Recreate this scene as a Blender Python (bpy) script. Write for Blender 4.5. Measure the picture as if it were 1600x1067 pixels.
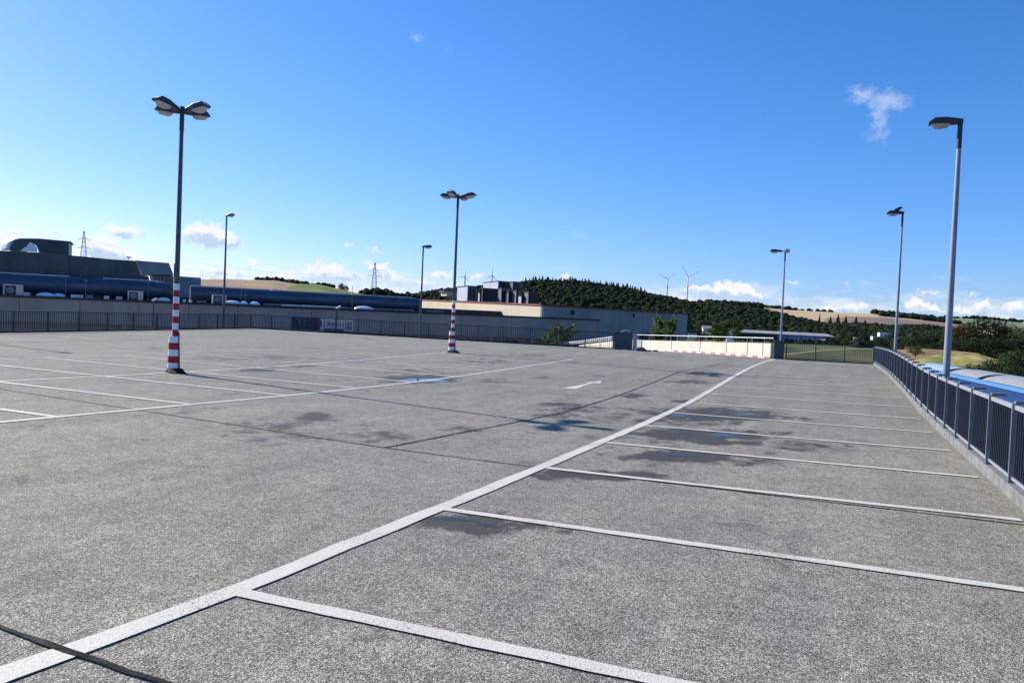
import bpy, bmesh, math, random
import numpy as np
from mathutils import Vector, Matrix
R = math.radians
random.seed(7); rng = np.random.default_rng(7)
for o in list(bpy.data.objects): bpy.data.objects.remove(o)
S = bpy.context.scene; COL = S.collection

# ------------------------------------------------------------------ camera, sky, sun, exposure
CAM = np.array([3.160, -3.423, 1.503]); YAW, PITCH, ROLL, FPX = 0.40359, -0.02539, 0.04219, 1199.83
cam = bpy.data.cameras.new('camera'); cam.sensor_width = 36; cam.lens = FPX/1600*36; cam.clip_end = 20000; cam.clip_start = .05
camo = bpy.data.objects.new('camera', cam); COL.objects.link(camo); S.camera = camo
camo.matrix_world = (Matrix.Translation(Vector(CAM)) @ Matrix.Rotation(YAW, 4, 'Z') @
                     Matrix.Rotation(math.pi/2+PITCH, 4, 'X') @ Matrix.Rotation(ROLL, 4, 'Z'))
SUN_AZ = math.atan2(-0.981, 0.193); SUN_EL = 0.530          # compass direction of the sun measured from +Y towards +X
def ray(px, py):                                            # survey helper: direction of a sight line per metre of depth
    a, b = px-800, py-533.5; c, s = math.cos(ROLL), math.sin(ROLL)
    X = (a*c+b*s)/FPX; Y = -(-a*s+b*c)/FPX
    cp, sp, cy, sy = math.cos(PITCH), math.sin(PITCH), math.cos(YAW), math.sin(YAW)
    fw = cp-Y*sp; up = sp+Y*cp
    return np.array([X*cy-fw*sy, fw*cy+X*sy, up])
def sight(px, py, D): return CAM+ray(px, py)*D
def azel(px, py):
    r = ray(px, py); r = r/np.linalg.norm(r)
    return math.atan2(r[0], r[1]), math.asin(r[2])
def nn(nt, t, loc=None, **kw):
    n = nt.nodes.new(t)
    for k, v in kw.items():
        if k.startswith('i_'):
            n.inputs[k[2:].replace('_', ' ')].default_value = v
        elif k[0] == 'I' and k[1:].isdigit(): n.inputs[int(k[1:])].default_value = v
        else: setattr(n, k, v)
    return n
def mathn(nt, op, a, b=None, c=None, clamp=False):
    n = nt.nodes.new('ShaderNodeMath'); n.operation = op; n.use_clamp = clamp
    for i, v in enumerate((a, b, c)):
        if v is None: continue
        if hasattr(v, 'links') or hasattr(v, 'is_linked'): nt.links.new(v, n.inputs[i])
        else: n.inputs[i].default_value = v
    return n.outputs[0]
def mixc(nt, f, a, b, blend='MIX'):
    n = nt.nodes.new('ShaderNodeMix'); n.data_type = 'RGBA'; n.blend_type = blend
    for s_, v in ((n.inputs[0], f), (n.inputs[6], a), (n.inputs[7], b)):
        if hasattr(v, 'is_linked'): nt.links.new(v, s_)
        elif isinstance(v, (tuple, list)): s_.default_value = (*v, 1) if len(v) == 3 else v
        else: s_.default_value = v
    return n.outputs[2]
def sstep(nt, v, lo, hi, a=0., b=1.):
    n = nt.nodes.new('ShaderNodeMapRange'); n.interpolation_type = 'SMOOTHSTEP'
    nt.links.new(v, n.inputs[0]); n.inputs[1].default_value = lo; n.inputs[2].default_value = hi
    n.inputs[3].default_value = a; n.inputs[4].default_value = b
    return n.outputs[0]

W = bpy.data.worlds.new('World'); S.world = W; W.use_nodes = True; nt = W.node_tree; nt.nodes.clear()
sky = nn(nt, 'ShaderNodeTexSky', sky_type='NISHITA', sun_disc=False, sun_elevation=SUN_EL,
         sun_rotation=SUN_AZ, air_density=1.0, dust_density=0.35, ozone_density=2.2, altitude=200)
bg = nn(nt, 'ShaderNodeBackground'); bg.inputs[1].default_value = 0.085; SKY_GAIN = .085*2**.6
wo = nn(nt, 'ShaderNodeOutputWorld'); nt.links.new(bg.outputs[0], wo.inputs[0])
tc = nn(nt, 'ShaderNodeTexCoord'); sx = nn(nt, 'ShaderNodeSeparateXYZ'); nt.links.new(tc.outputs['Generated'], sx.inputs[0])
az = mathn(nt, 'ARCTAN2', sx.outputs[0], sx.outputs[1]); el = mathn(nt, 'ARCSINE', sx.outputs[2])
cx = nn(nt, 'ShaderNodeCombineXYZ'); nt.links.new(az, cx.inputs[0]); nt.links.new(el, cx.inputs[1]); AE = cx.outputs[0]
# clouds: x, y, half width, half height (in photo pixels, turned into azimuth / elevation), weight, tilt
clouds = [(325, 368, 36, 14, 1.25, .1), (352, 376, 22, 9, 1.0, .35), (192, 361, 28, 9, 1.0, .1), (160, 388, 30, 16, 1.15, .1), (185, 400, 42, 16, .9, .35), (28, 348, 22, 4, .6, .45),
          (18, 385, 34, 20, 1.1, 0), (240, 418, 40, 10, .7, .1), 
          (1095, 454, 34, 7, .9, .05), (1150, 455, 34, 12, 1.35, .1), (1172, 462, 26, 6, 1.0, .1), (510, 424, 34, 12, .95, .05), (545, 434, 40, 9, .7, 0), (590, 418, 26, 7, .75, .3), (605, 432, 34, 9, .75, 0), (585, 391, 14, 5, .6, .4), (546, 386, 6, 5, .5, 0),
          (395, 413, 16, 7, .6, 0), (350, 425, 40, 8, .7, 0), (440, 432, 40, 7, .7, 0), (690, 430, 26, 7, .75, .05), (745, 432, 12, 5, .7, 0), (660, 445, 40, 8, .6, 0), (882, 434, 10, 5, .95, 0),
          (1300, 482, 34, 7, .8, 0), (1335, 480, 20, 7, .95, 0), (1430, 478, 26, 9, .95, 0), (1455, 484, 30, 7, .8, 0), (1238, 441, 14, 3, .6, .2), (1450, 455, 18, 3.5, .6, .2), (1520, 462, 10, 4, .5, 0), (1322, 444, 14, 3, .42, .1),
          (1500, 488, 44, 8, .75, 0), (1535, 478, 12, 10, 1.0, 0), (1585, 482, 26, 9, 1.0, 0), (1660, 486, 60, 10, .9, 0), (1225, 470, 30, 6, .5, 0), (-60, 400, 50, 16, 1.0, 0), (-150, 380, 40, 14, 1.1, 0)]
nz1 = nn(nt, 'ShaderNodeTexNoise', i_Scale=85.0, i_Detail=7.0, i_Roughness=.58); nt.links.new(AE, nz1.inputs['Vector'])
wrp = nn(nt, 'ShaderNodeVectorMath', operation='MULTIPLY_ADD'); nt.links.new(nz1.outputs['Color'], wrp.inputs[0]); wrp.inputs[1].default_value = (.026, .018, 0)
off = nn(nt, 'ShaderNodeVectorMath', operation='SUBTRACT'); nt.links.new(AE, off.inputs[0]); off.inputs[1].default_value = (.013, .009, 0); nt.links.new(off.outputs[0], wrp.inputs[2])
wisps = [(1350, 150, 26, 13, .8, .1), (1386, 158, 30, 13, 1.0, .15), (1374, 184, 13, 30, .75, -.3), (1362, 212, 14, 12, .4, 0), (652, 60, 9, 7, .6, 0), (700, 80, 9, 5, .4, 0), (905, 367, 12, 6, .45, 0), (1620, 140, 20, 8, .3, 0)]
F = None; V = None; F2 = None
for (x, y, w, h, wt, tilt) in clouds+wisps:
    a0, e0 = azel(x, y); a1, _ = azel(x+w, y); _, e1 = azel(x, y-h)
    mp = nn(nt, 'ShaderNodeMapping', vector_type='TEXTURE'); nt.links.new(wrp.outputs[0], mp.inputs[0])
    mp.inputs['Location'].default_value = (a0, e0, 0); mp.inputs['Rotation'].default_value = (0, 0, -tilt*.6)
    mp.inputs['Scale'].default_value = (abs(a1-a0)*1.7, abs(e1-e0)*1.9, 1)
    ln = nn(nt, 'ShaderNodeVectorMath', operation='LENGTH'); nt.links.new(mp.outputs[0], ln.inputs[0])
    f = mathn(nt, 'MULTIPLY', mathn(nt, 'SUBTRACT', 1.0, ln.outputs['Value'], clamp=True), wt)
    sv = nn(nt, 'ShaderNodeSeparateXYZ'); nt.links.new(mp.outputs[0], sv.inputs[0])
    g = mathn(nt, 'MULTIPLY', f, sv.outputs[1])
    if (x, y, w, h, wt, tilt) in wisps: F2 = f if F2 is None else mathn(nt, 'MAXIMUM', F2, f); continue
    F = f if F is None else mathn(nt, 'MAXIMUM', F, f); V = g if V is None else mathn(nt, 'ADD', V, g)
nz2 = nn(nt, 'ShaderNodeTexNoise', i_Scale=120.0, i_Detail=8.0, i_Roughness=.62); nt.links.new(AE, nz2.inputs['Vector'])
dens = mathn(nt, 'ADD', F, mathn(nt, 'MULTIPLY', mathn(nt, 'SUBTRACT', nz2.outputs[0], .5), 1.15))
dens = mathn(nt, 'MULTIPLY', sstep(nt, dens, .22, .62), sstep(nt, F, .02, .2))
# thin broken bank of cloud all round, close above the horizon
mpb = nn(nt, 'ShaderNodeMapping'); mpb.inputs['Scale'].default_value = (1, 3.4, 1); nt.links.new(AE, mpb.inputs[0])
nb = nn(nt, 'ShaderNodeTexNoise', i_Scale=13.0, i_Detail=9.0, i_Roughness=.6); nt.links.new(mpb.outputs[0], nb.inputs['Vector'])
band = mathn(nt, 'MULTIPLY', sstep(nt, el, .085, .01), .36)
bank = sstep(nt, mathn(nt, 'ADD', nb.outputs[0], band), .58, .88, 0, .72)
bank = mathn(nt, 'MULTIPLY', bank, sstep(nt, el, .1, .05))
wis = mathn(nt, 'MULTIPLY', sstep(nt, mathn(nt, 'ADD', F2, mathn(nt, 'MULTIPLY', mathn(nt, 'SUBTRACT', nz2.outputs[0], .5), .9)), .05, .95, 0, .42), sstep(nt, F2, .0, .3))
alpha = mathn(nt, 'MAXIMUM', mathn(nt, 'MAXIMUM', dens, bank), wis)
shade = sstep(nt, mathn(nt, 'ADD', V, mathn(nt, 'MULTIPLY', mathn(nt, 'SUBTRACT', nz1.outputs[0], .5), 1.0)), -.28, .12)
ccol = mixc(nt, shade, (4.3, 5.4, 7.2), (7.3, 7.5, 7.8))
# the photograph's deeper, more saturated blue: per-channel response curve on the sky's own radiance
ss_ = nn(nt, 'ShaderNodeSeparateColor'); nt.links.new(sky.outputs[0], ss_.inputs[0]); cc_ = nn(nt, 'ShaderNodeCombineColor')
for k, (a_, g_, m_) in enumerate(((.112, 1.40, .90), (.134, 1.0, .80), (.173, 1.0, 1.04))):
    q = mathn(nt, 'POWER', mathn(nt, 'MULTIPLY', ss_.outputs[k], a_), g_); nt.links.new(mathn(nt, 'MULTIPLY', q, m_/SKY_GAIN), cc_.inputs[k])
skc = cc_.outputs[0]
nt.links.new(mixc(nt, alpha, skc, ccol), bg.inputs[0])

sun = bpy.data.lights.new('sun', 'SUN'); sun.energy = 5.0; sun.angle = R(.53); sun.color = (1, .935, .83)
so = bpy.data.objects.new('sun', sun); COL.objects.link(so)
sv = Vector((math.sin(SUN_AZ)*math.cos(SUN_EL), math.cos(SUN_AZ)*math.cos(SUN_EL), math.sin(SUN_EL)))
so.rotation_euler = sv.to_track_quat('Z', 'Y').to_euler(); so.location = (-40, 20, 40)
S.view_settings.view_transform = 'Standard'; S.view_settings.look = 'None'; S.view_settings.exposure = 0.6; S.view_settings.gamma = 1
S.view_settings.use_curve_mapping = False
S.render.engine = 'CYCLES'; S.cycles.max_bounces = 6

# ------------------------------------------------------------------ helpers
def tag(o, label=None, cat=None, group=None, kind=None):
    if label: o['label'] = label
    if cat: o['category'] = cat
    if group: o['group'] = group
    if kind: o['kind'] = kind
    return o
def empty(name, loc=(0, 0, 0), label=None, cat=None, group=None, rz=0):
    o = bpy.data.objects.new(name, None); COL.objects.link(o); o.location = loc; o.rotation_euler = (0, 0, rz); o.empty_display_size = .2
    return tag(o, label, cat, group)
class MB:
    def __init__(s): s.v = []; s.f = []; s.smooth = []
    def add(s, vs, fs, sm=False):
        n = len(s.v); s.v += [tuple(map(float, v)) for v in vs]; s.f += [tuple(i+n for i in f) for f in fs]; s.smooth += [sm]*len(fs); return s
    def box(s, c, size, rz=0, rot=None):
        hx, hy, hz = (q/2 for q in size); M = rot if rot is not None else Matrix.Rotation(rz, 3, 'Z')
        vs = [Vector(c)+M@Vector((x*hx, y*hy, z*hz)) for z in (-1, 1) for y in (-1, 1) for x in (-1, 1)]
        return s.add(vs, [(0, 2, 3, 1), (4, 5, 7, 6), (0, 1, 5, 4), (2, 6, 7, 3), (0, 4, 6, 2), (1, 3, 7, 5)])
    def bar(s, a, b, w, h=None, up=(0, 0, 1)):
        a, b = Vector(a), Vector(b); d = (b-a); L = d.length; d.normalize(); u = Vector(up)
        if abs(d.dot(u)) > .99: u = Vector((0, 1, 0))
        r = d.cross(u).normalized(); u = r.cross(d); h = h or w
        M = Matrix((r, d, u)).transposed()
        return s.box((a+b)/2, (w, L, h), rot=M)
    def tube(s, pts, rad, n=12, cap=True, sm=True):
        pts = [Vector(p) for p in pts]; rad = rad if isinstance(rad, (list, tuple)) else [rad]*len(pts); vs = []; fs = []
        for i, p in enumerate(pts):
            d = (pts[min(i+1, len(pts)-1)]-pts[max(i-1, 0)]).normalized(); u = Vector((0, 0, 1)) if abs(d.z) < .95 else Vector((1, 0, 0))
            r = d.cross(u).normalized(); u = r.cross(d)
            vs += [p+(r*math.cos(t)+u*math.sin(t))*rad[i] for t in (2*math.pi*k/n for k in range(n))]
        for i in range(len(pts)-1):
            for k in range(n): fs.append((i*n+k, i*n+(k+1) % n, (i+1)*n+(k+1) % n, (i+1)*n+k))
        s.add(vs, fs, sm)
        if cap:
            s.add(vs[:n], [tuple(range(n))[::-1]]); s.add(vs[-n:], [tuple(range(n))])
        return s
    def prism(s, poly, ext):
        n = len(poly); e = Vector(ext); vs = [Vector(p) for p in poly]+[Vector(p)+e for p in poly]
        return s.add(vs, [tuple(range(n)), tuple(range(n, 2*n))[::-1]]+[(i, n+i, n+(i+1) % n, (i+1) % n) for i in range(n)])
    def mesh(s, name, mat):
        me = bpy.data.meshes.new(name); me.from_pydata(s.v, [], s.f); me.materials.append(mat)
        me.polygons.foreach_set('use_smooth', s.smooth)
        bm = bmesh.new(); bm.from_mesh(me); bmesh.ops.recalc_face_normals(bm, faces=bm.faces); bm.to_mesh(me); bm.free(); me.update(); return me
    def build(s, name, mat, parent=None, bevel=0, **kw):
        o = bpy.data.objects.new(name, s.mesh(name, mat)); COL.objects.link(o); o.parent = parent
        if bevel:
            m = o.modifiers.new('bevel', 'BEVEL'); m.width = bevel; m.segments = 2; m.limit_method = 'ANGLE'
        return tag(o, **kw)
def loc_of(parent): return Vector(parent.location)
def copy_tree(o, parent=None):
    c = o.copy(); COL.objects.link(c); c.parent = parent
    for ch in KIDS(o): copy_tree(ch, c)
    return c
def KIDS(o): return [x for x in bpy.data.objects if x.parent == o]

# ------------------------------------------------------------------ materials
def mat(name, col=(.5, .5, .5), rough=.6, metal=0., var=.0, vscale=6., bump=0., bscale=60., spec=.4, tint=None, stretch=(1, 1, 1), attr=None):
    m = bpy.data.materials.new(name); m.use_nodes = True; t = m.node_tree; b = t.nodes['Principled BSDF']
    b.inputs['Roughness'].default_value = rough; b.inputs['Metallic'].default_value = metal; b.inputs['Specular IOR Level'].default_value = spec
    co = nn(t, 'ShaderNodeTexCoord'); mp = nn(t, 'ShaderNodeMapping'); mp.inputs['Scale'].default_value = stretch; t.links.new(co.outputs['Object'], mp.inputs[0])
    if var:
        n = nn(t, 'ShaderNodeTexNoise', i_Scale=vscale, i_Detail=7.0, i_Roughness=.62); t.links.new(mp.outputs[0], n.inputs['Vector'])
        lo = tuple(c*(1-var) for c in col); hi = tuple(min(1, c*(1+var)) for c in (tint or col))
        c_ = mixc(t, sstep(t, n.outputs[0], .3, .7), lo, hi)
        t.links.new(c_, b.inputs['Base Color'])
        t.links.new(sstep(t, n.outputs[0], .3, .7, min(1, rough*1.15), rough*.8), b.inputs['Roughness'])
    else: b.inputs['Base Color'].default_value = (*col, 1)
    if bump:
        n2 = nn(t, 'ShaderNodeTexNoise', i_Scale=bscale, i_Detail=4.0); t.links.new(mp.outputs[0], n2.inputs['Vector'])
        bp = nn(t, 'ShaderNodeBump', i_Strength=bump, i_Distance=.02); t.links.new(n2.outputs[0], bp.inputs['Height']); t.links.new(bp.outputs[0], b.inputs['Normal'])
    return m
M_galv = mat('galvanised_steel', (.36, .38, .42), .45, .4, .16, 9)
M_pole = mat('painted_pole', (.24, .27, .33), .45, .1, .12, 5, stretch=(1, 1, .3))
M_pole_dark = mat('dark_pole', (.07, .085, .10), .45, .3, .15, 5)
M_bar = mat('fence_bar_paint', (.06, .065, .08), .55, .0, spec=.2)
M_rail_d = mat('dark_fence_paint', (.055, .068, .09), .55, .1, .15, 4, spec=.25)
M_head = mat('luminaire_shell', (.035, .04, .045), .45, .0, .2, 14)
M_headcap = mat('luminaire_cap', (.42, .40, .36), .5, .1, .2, 20)
M_lens = mat('luminaire_lens', (.55, .52, .50), .25, .0, .25, 25)
M_red = mat('red_reflective_paint', (.30, .007, .012), .45, 0, .12, 12)
M_white = mat('white_reflective_paint', (.74, .76, .80), .45, 0, .06, 12)
M_tar = mat('tar', (.016, .015, .014), .9, 0, .3, 12, .5, 40, spec=.1)
M_conc = mat('concrete', (.33, .33, .33), .85, 0, .16, 5, .35, 50)
M_post = mat('post_steel', (.17, .18, .20), .5, .1, .12, 9)
M_kerb = mat('kerb_concrete', (.17, .17, .17), .9, 0, .25, 5, .4, 60)
M_concw = mat('cream_concrete', (.76, .67, .54), .85, 0, .07, 1.6, .15, 30)
M_fascia = mat('fascia_cladding', (.27, .238, .215), .7, 0, .09, .7, stretch=(1, 1, .4))
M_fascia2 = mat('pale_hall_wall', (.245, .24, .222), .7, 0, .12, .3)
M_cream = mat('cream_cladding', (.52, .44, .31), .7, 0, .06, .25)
M_redtrim = mat('red_trim', (.16, .02, .02), .7, 0, .1, 2)
M_black = mat('black_coping', (.018, .02, .022), .6)
M_roofd = mat('roof_felt', (.06, .06, .06), .9, 0, .3, 1)
M_dark = mat('dark_metal', (.03, .035, .045), .5, .2, .2, 2)
M_plant = mat('plant_cladding', (.040, .062, .075), .42, .35, .16, .6, stretch=(1, 1, .4))
M_plant2 = mat('plant_cladding_light', (.13, .16, .20), .42, .4, .12, .6)
M_silver = mat('silver_cladding', (.50, .53, .57), .4, .45, .08, 1)
M_fin = mat('dull_cladding', (.16, .18, .21), .5, .3, .15, 1)
M_pipe = mat('duct_sheet', (.055, .085, .13), .5, .35, .22, 1.4, stretch=(.5, .5, 1.6))
M_cap = mat('white_strip', (.78, .78, .78), .5)
M_dome = mat('acrylic_dome', (.75, .8, .85), .2)
M_ac = mat('ac_casing', (.50, .46, .40), .5, 0, .08, 6)
M_blue = mat('blue_cladding', (.008, .042, .165), .55, .1, .12, .6, stretch=(1, 1, 3))
M_bluetrim = mat('light_blue_trim', (.08, .25, .58), .5, .1, .06, 1)
M_vault = mat('vault_sheet', (.24, .25, .255), .7, 0, .1, 1)
M_paleblue = mat('pale_blue_vault', (.26, .40, .62), .5, 0, .06, 1)
M_glass = mat('window_glass', (.02, .025, .03), .12, 0)
M_banner_w = mat('banner_white', (.72, .74, .80), .6, 0, .06, 3)
M_banner_d = mat('banner_dark', (.03, .06, .12), .6, 0, .3, 3)
M_banner_b = mat('banner_blue', (.02, .07, .30), .6)
M_banner_p = mat('banner_purple', (.10, .09, .24), .6, 0, .2, 3)
M_navy = mat('navy_print', (.02, .025, .07), .6)
M_crimson = mat('crimson_print', (.38, .01, .03), .6)
M_turb = mat('turbine_white', (.70, .72, .75), .5)
M_steel = mat('lattice_steel', (.22, .24, .25), .6, .3)
M_bark = mat('bark', (.075, .055, .04), .9, 0, .3, 8, .4, 20)
M_bird = mat('crow_feathers', (.012, .012, .014), .5, 0, .2, 40)
M_roofgrey = mat('pale_sheet_roof', (.30, .30, .29), .7, 0, .22, .25)
M_wallwhite = mat('white_render', (.72, .72, .72), .8, 0, .08, 1)
M_darkwall = mat('shed_wall', (.035, .045, .06), .7, 0, .2, .3)
M_bluewall = mat('pale_blue_wall', (.20, .28, .42), .6, 0, .15, .2)
M_brown = mat('rusty_strip', (.16, .09, .06), .8, 0, .3, 20)

def leafmat(name, a, b):
    m = bpy.data.materials.new(name); m.use_nodes = True; t = m.node_tree; p = t.nodes['Principled BSDF']
    g = nn(t, 'ShaderNodeNewGeometry'); n = nn(t, 'ShaderNodeTexNoise', i_Scale=.35, i_Detail=4.0); t.links.new(g.outputs['Position'], n.inputs['Vector'])
    f = mathn(t, 'ADD', mathn(t, 'MULTIPLY', g.outputs['Random Per Island'], .55), mathn(t, 'MULTIPLY', sstep(t, n.outputs[0], .35, .65), .45))
    t.links.new(mixc(t, f, a, b), p.inputs['Base Color']); p.inputs['Roughness'].default_value = .65; p.inputs['Specular IOR Level'].default_value = .2
    tr = nn(t, 'ShaderNodeBsdfTranslucent'); t.links.new(mixc(t, f, a, b), tr.inputs[0]); mx = nn(t, 'ShaderNodeMixShader'); mx.inputs[0].default_value = .22
    out = t.nodes['Material Output']; t.links.new(p.outputs[0], mx.inputs[1]); t.links.new(tr.outputs[0], mx.inputs[2]); t.links.new(mx.outputs[0], out.inputs[0])
    return m
L_dark = leafmat('dark_foliage', (.012, .022, .009), (.036, .054, .018))
L_mid = leafmat('mid_foliage', (.03, .05, .015), (.085, .115, .03))
L_rust = leafmat('rusty_foliage', (.035, .035, .014), (.11, .06, .025))
L_bright = leafmat('bright_foliage', (.05, .09, .02), (.19, .24, .05))
L_con = leafmat('conifer_foliage', (.012, .024, .014), (.035, .055, .025))

# ------------------------------------------------------------------ the deck: surveyed levels, gentle dips
ZG = np.array([[-0.068,-0.065,-0.06,-0.054,-0.046,-0.036,-0.025,-0.016,-0.011,-0.01,-0.016,-0.023],[-0.063,-0.062,-0.062,-0.061,-0.06,-0.058,-0.056,-0.057,-0.06,-0.065,-0.069,-0.072],[-0.056,-0.059,-0.063,-0.067,-0.072,-0.078,-0.085,-0.097,-0.114,-0.125,-0.124,-0.118],[-0.046,-0.053,-0.059,-0.068,-0.079,-0.095,-0.114,-0.139,-0.175,-0.203,-0.174,-0.153],[-0.032,-0.041,-0.051,-0.061,-0.075,-0.1,-0.141,-0.185,-0.226,-0.24,-0.206,-0.174],[-0.01,-0.022,-0.034,-0.044,-0.054,-0.079,-0.126,-0.179,-0.223,-0.248,-0.221,-0.169],[0.023,0.009,-0.005,-0.013,-0.015,-0.025,-0.052,-0.095,-0.135,-0.15,-0.138,-0.118],[0.067,0.054,0.043,0.038,0.039,0.043,0.042,0.014,-0.022,-0.035,-0.036,-0.054],[0.123,0.11,0.1,0.093,0.092,0.097,0.103,0.084,0.053,0.033,0.018,-0.018],[0.188,0.174,0.16,0.146,0.136,0.129,0.121,0.105,0.079,0.049,0.012,-0.024],[0.258,0.242,0.224,0.198,0.172,0.148,0.124,0.102,0.075,0.039,-0.009,-0.052],[0.33,0.31,0.286,0.246,0.205,0.166,0.13,0.096,0.059,0.013,-0.043,-0.09],[0.4,0.372,0.337,0.291,0.239,0.187,0.138,0.09,0.041,-0.014,-0.072,-0.126]])
def zd(x, y):
    x = np.asarray(x, float); y = np.asarray(y, float)
    def grid(a, b):
        a = np.clip(a, 0, 11.999); b = np.clip(b, 0, 10.999); i = a.astype(int); j = b.astype(int); u = a-i; v = b-j
        return ZG[i, j]*(1-u)*(1-v)+ZG[i+1, j]*u*(1-v)+ZG[i, j+1]*(1-u)*v+ZG[i+1, j+1]*u*v
    z = 0
    for d in (-1.2, 0, 1.2):
        for e in (-1.2, 0, 1.2): z = z+grid((y+10+d)/5, (x+45+e)/5)/9
    return z-.029*np.clip(y-43, 0, 20)*np.clip(-x/10, 0, 1)
def Zd(x, y): return float(zd(x, y))
def gnd(px, py):                                            # where a sight line meets the deck
    r = ray(px, py); z = -.1
    for _ in range(40):
        P = CAM+r*(z-CAM[2])/r[2]; z = .5*z+.5*Zd(P[0], P[1])
    return P

FL0, FL1, FL2 = np.array([-31.0, 9.0]), np.array([-36.4, 40.6]), np.array([-9.6, 42.3])
A_w = np.array([-10.09, 51.78]); B_w = np.array([-0.43, 42.87]); C_w = np.array([-11.36, 53.41])
OUT = [(-29.5, -14), (-31.15, 8), (-36.7, 41.0), (-9.7, 42.55), (-12.2, 54.3), (-9.9, 52.0), (-0.2, 42.9), (5.2, 45.5), (5.16, -14)]
def inside(x, y):
    c = np.zeros_like(x, bool); n = len(OUT)
    for i in range(n):
        (x1, y1), (x2, y2) = OUT[i], OUT[(i+1) % n]
        cond = ((y1 > y) != (y2 > y)) & (x < (x2-x1)*(y-y1)/(y2-y1+1e-12)+x1); c ^= cond
    return c
xs = np.concatenate([np.arange(-37, -14, .5), np.arange(-14, 5.0, .2), [5.0, 5.16]]); ys = np.concatenate([np.arange(-14, -4, 1.), np.arange(-4, 30, .2), np.arange(30, 55, .4)])
# damp stains: photo x, y, half width, half height, strength; one also paints in a lamp shadow
stains_and_shade = [(1105, 648, 110, 12, .9), (1060, 649, 55, 6, .8), (1200, 650, 60, 9, .6), (1100, 680, 110, 10, 1.0), (1250, 695, 90, 12, .6), (1070, 714, 110, 10, .9), (1180, 722, 60, 7, .6), (985, 700, 40, 10, .35), (740, 817, 100, 14, 1.0), (860, 826, 60, 8, .5), (960, 744, 110, 7, .9), (900, 740, 70, 5, .9), (700, 812, 60, 7, 1.1), (1140, 690, 80, 6, .8), (1060, 674, 60, 4, 1.), (880, 632, 50, 3, .6), (1010, 658, 40, 3, .6), (1010, 750, 60, 10, .35),
          (490, 652, 30, 8, .9), (450, 668, 110, 24, .45), (600, 680, 90, 12, .55), (720, 672, 60, 8, .4), (900, 640, 60, 7, .55), (870, 648, 90, 5, .45), (960, 652, 50, 5, .5), (985, 618, 26, 4, .8), (1070, 627, 20, 2.5, 1.), (655, 592, 55, 6, 1.), (405, 577, 34, 4, .9), (650, 581, 80, 4, .45), (760, 565, 60, 5, .45), (850, 590, 40, 5, .35), (770, 596, 60, 5, .4),
          (1095, 583, 22, 2.6, 1.), (1075, 597, 40, 4, .5), (1130, 572, 40, 3, .4), (560, 563, 40, 3, .5), (420, 560, 70, 6, .45), (460, 572, 30, 2, .7), (830, 555, 60, 4, .4), (940, 588, 40, 4, .35), (520, 590, 40, 4, .3), (560, 610, 20, 2, .5), (1000, 637, 40, 4, .35), (1160, 560, 40, 2.5, .35), (1020, 552, 40, 2, .3), (250, 545, 50, 4, .4), (330, 560, 60, 5, .4), (80, 524, 30, 1.5, .5),  # first oval here darkens the far lamp heads' cast shadow along with the wet
          (1300, 720, 60, 8, .35), (1400, 760, 60, 8, .25), (300, 640, 60, 6, .3), (930, 965, 90, 20, .2), (560, 760, 160, 24, .15), (1430, 880, 120, 26, .15), (1260, 990, 160, 40, .12), (150, 850, 160, 40, .12)]
def strip_grid():
    X, Y = np.meshgrid(xs, ys); Z = zd(X, Y); v = np.c_[X.ravel(), Y.ravel(), Z.ravel()]; nx = len(xs)
    cx_ = (X[:-1, :-1]+X[1:, 1:])/2; cy_ = (Y[:-1, :-1]+Y[1:, 1:])/2; m = inside(cx_, cy_)
    jj, ii = np.nonzero(m); a = jj*nx+ii; f = np.c_[a, a+1, a+nx+1, a+nx]
    me = bpy.data.meshes.new('parking_deck'); me.from_pydata(v.tolist(), [], f.tolist()); me.polygons.foreach_set('use_smooth', [True]*len(f))
    d = v-CAM; cy, sy, cp, sp = math.cos(YAW), math.sin(YAW), math.cos(PITCH), math.sin(PITCH)
    damp = np.zeros(len(v))
    for (px, py, w, h, s) in stains_and_shade:                        # each stain is an oval on the deck, measured from its two axes
        c = gnd(px, py)[:2]; u = gnd(px+w, py)[:2]-c; t = (gnd(px, py+h)[:2]-gnd(px, py-h)[:2])/2
        Mi = np.linalg.inv(np.c_[u, t]); q = (v[:, :2]-c)@Mi.T; r2 = (q**2).sum(1)
        damp = np.maximum(damp, s*np.exp(-r2*.8))
    at = me.attributes.new('damp', 'FLOAT', 'POINT'); at.data.foreach_set('value', damp.astype(np.float32)); return me
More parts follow.
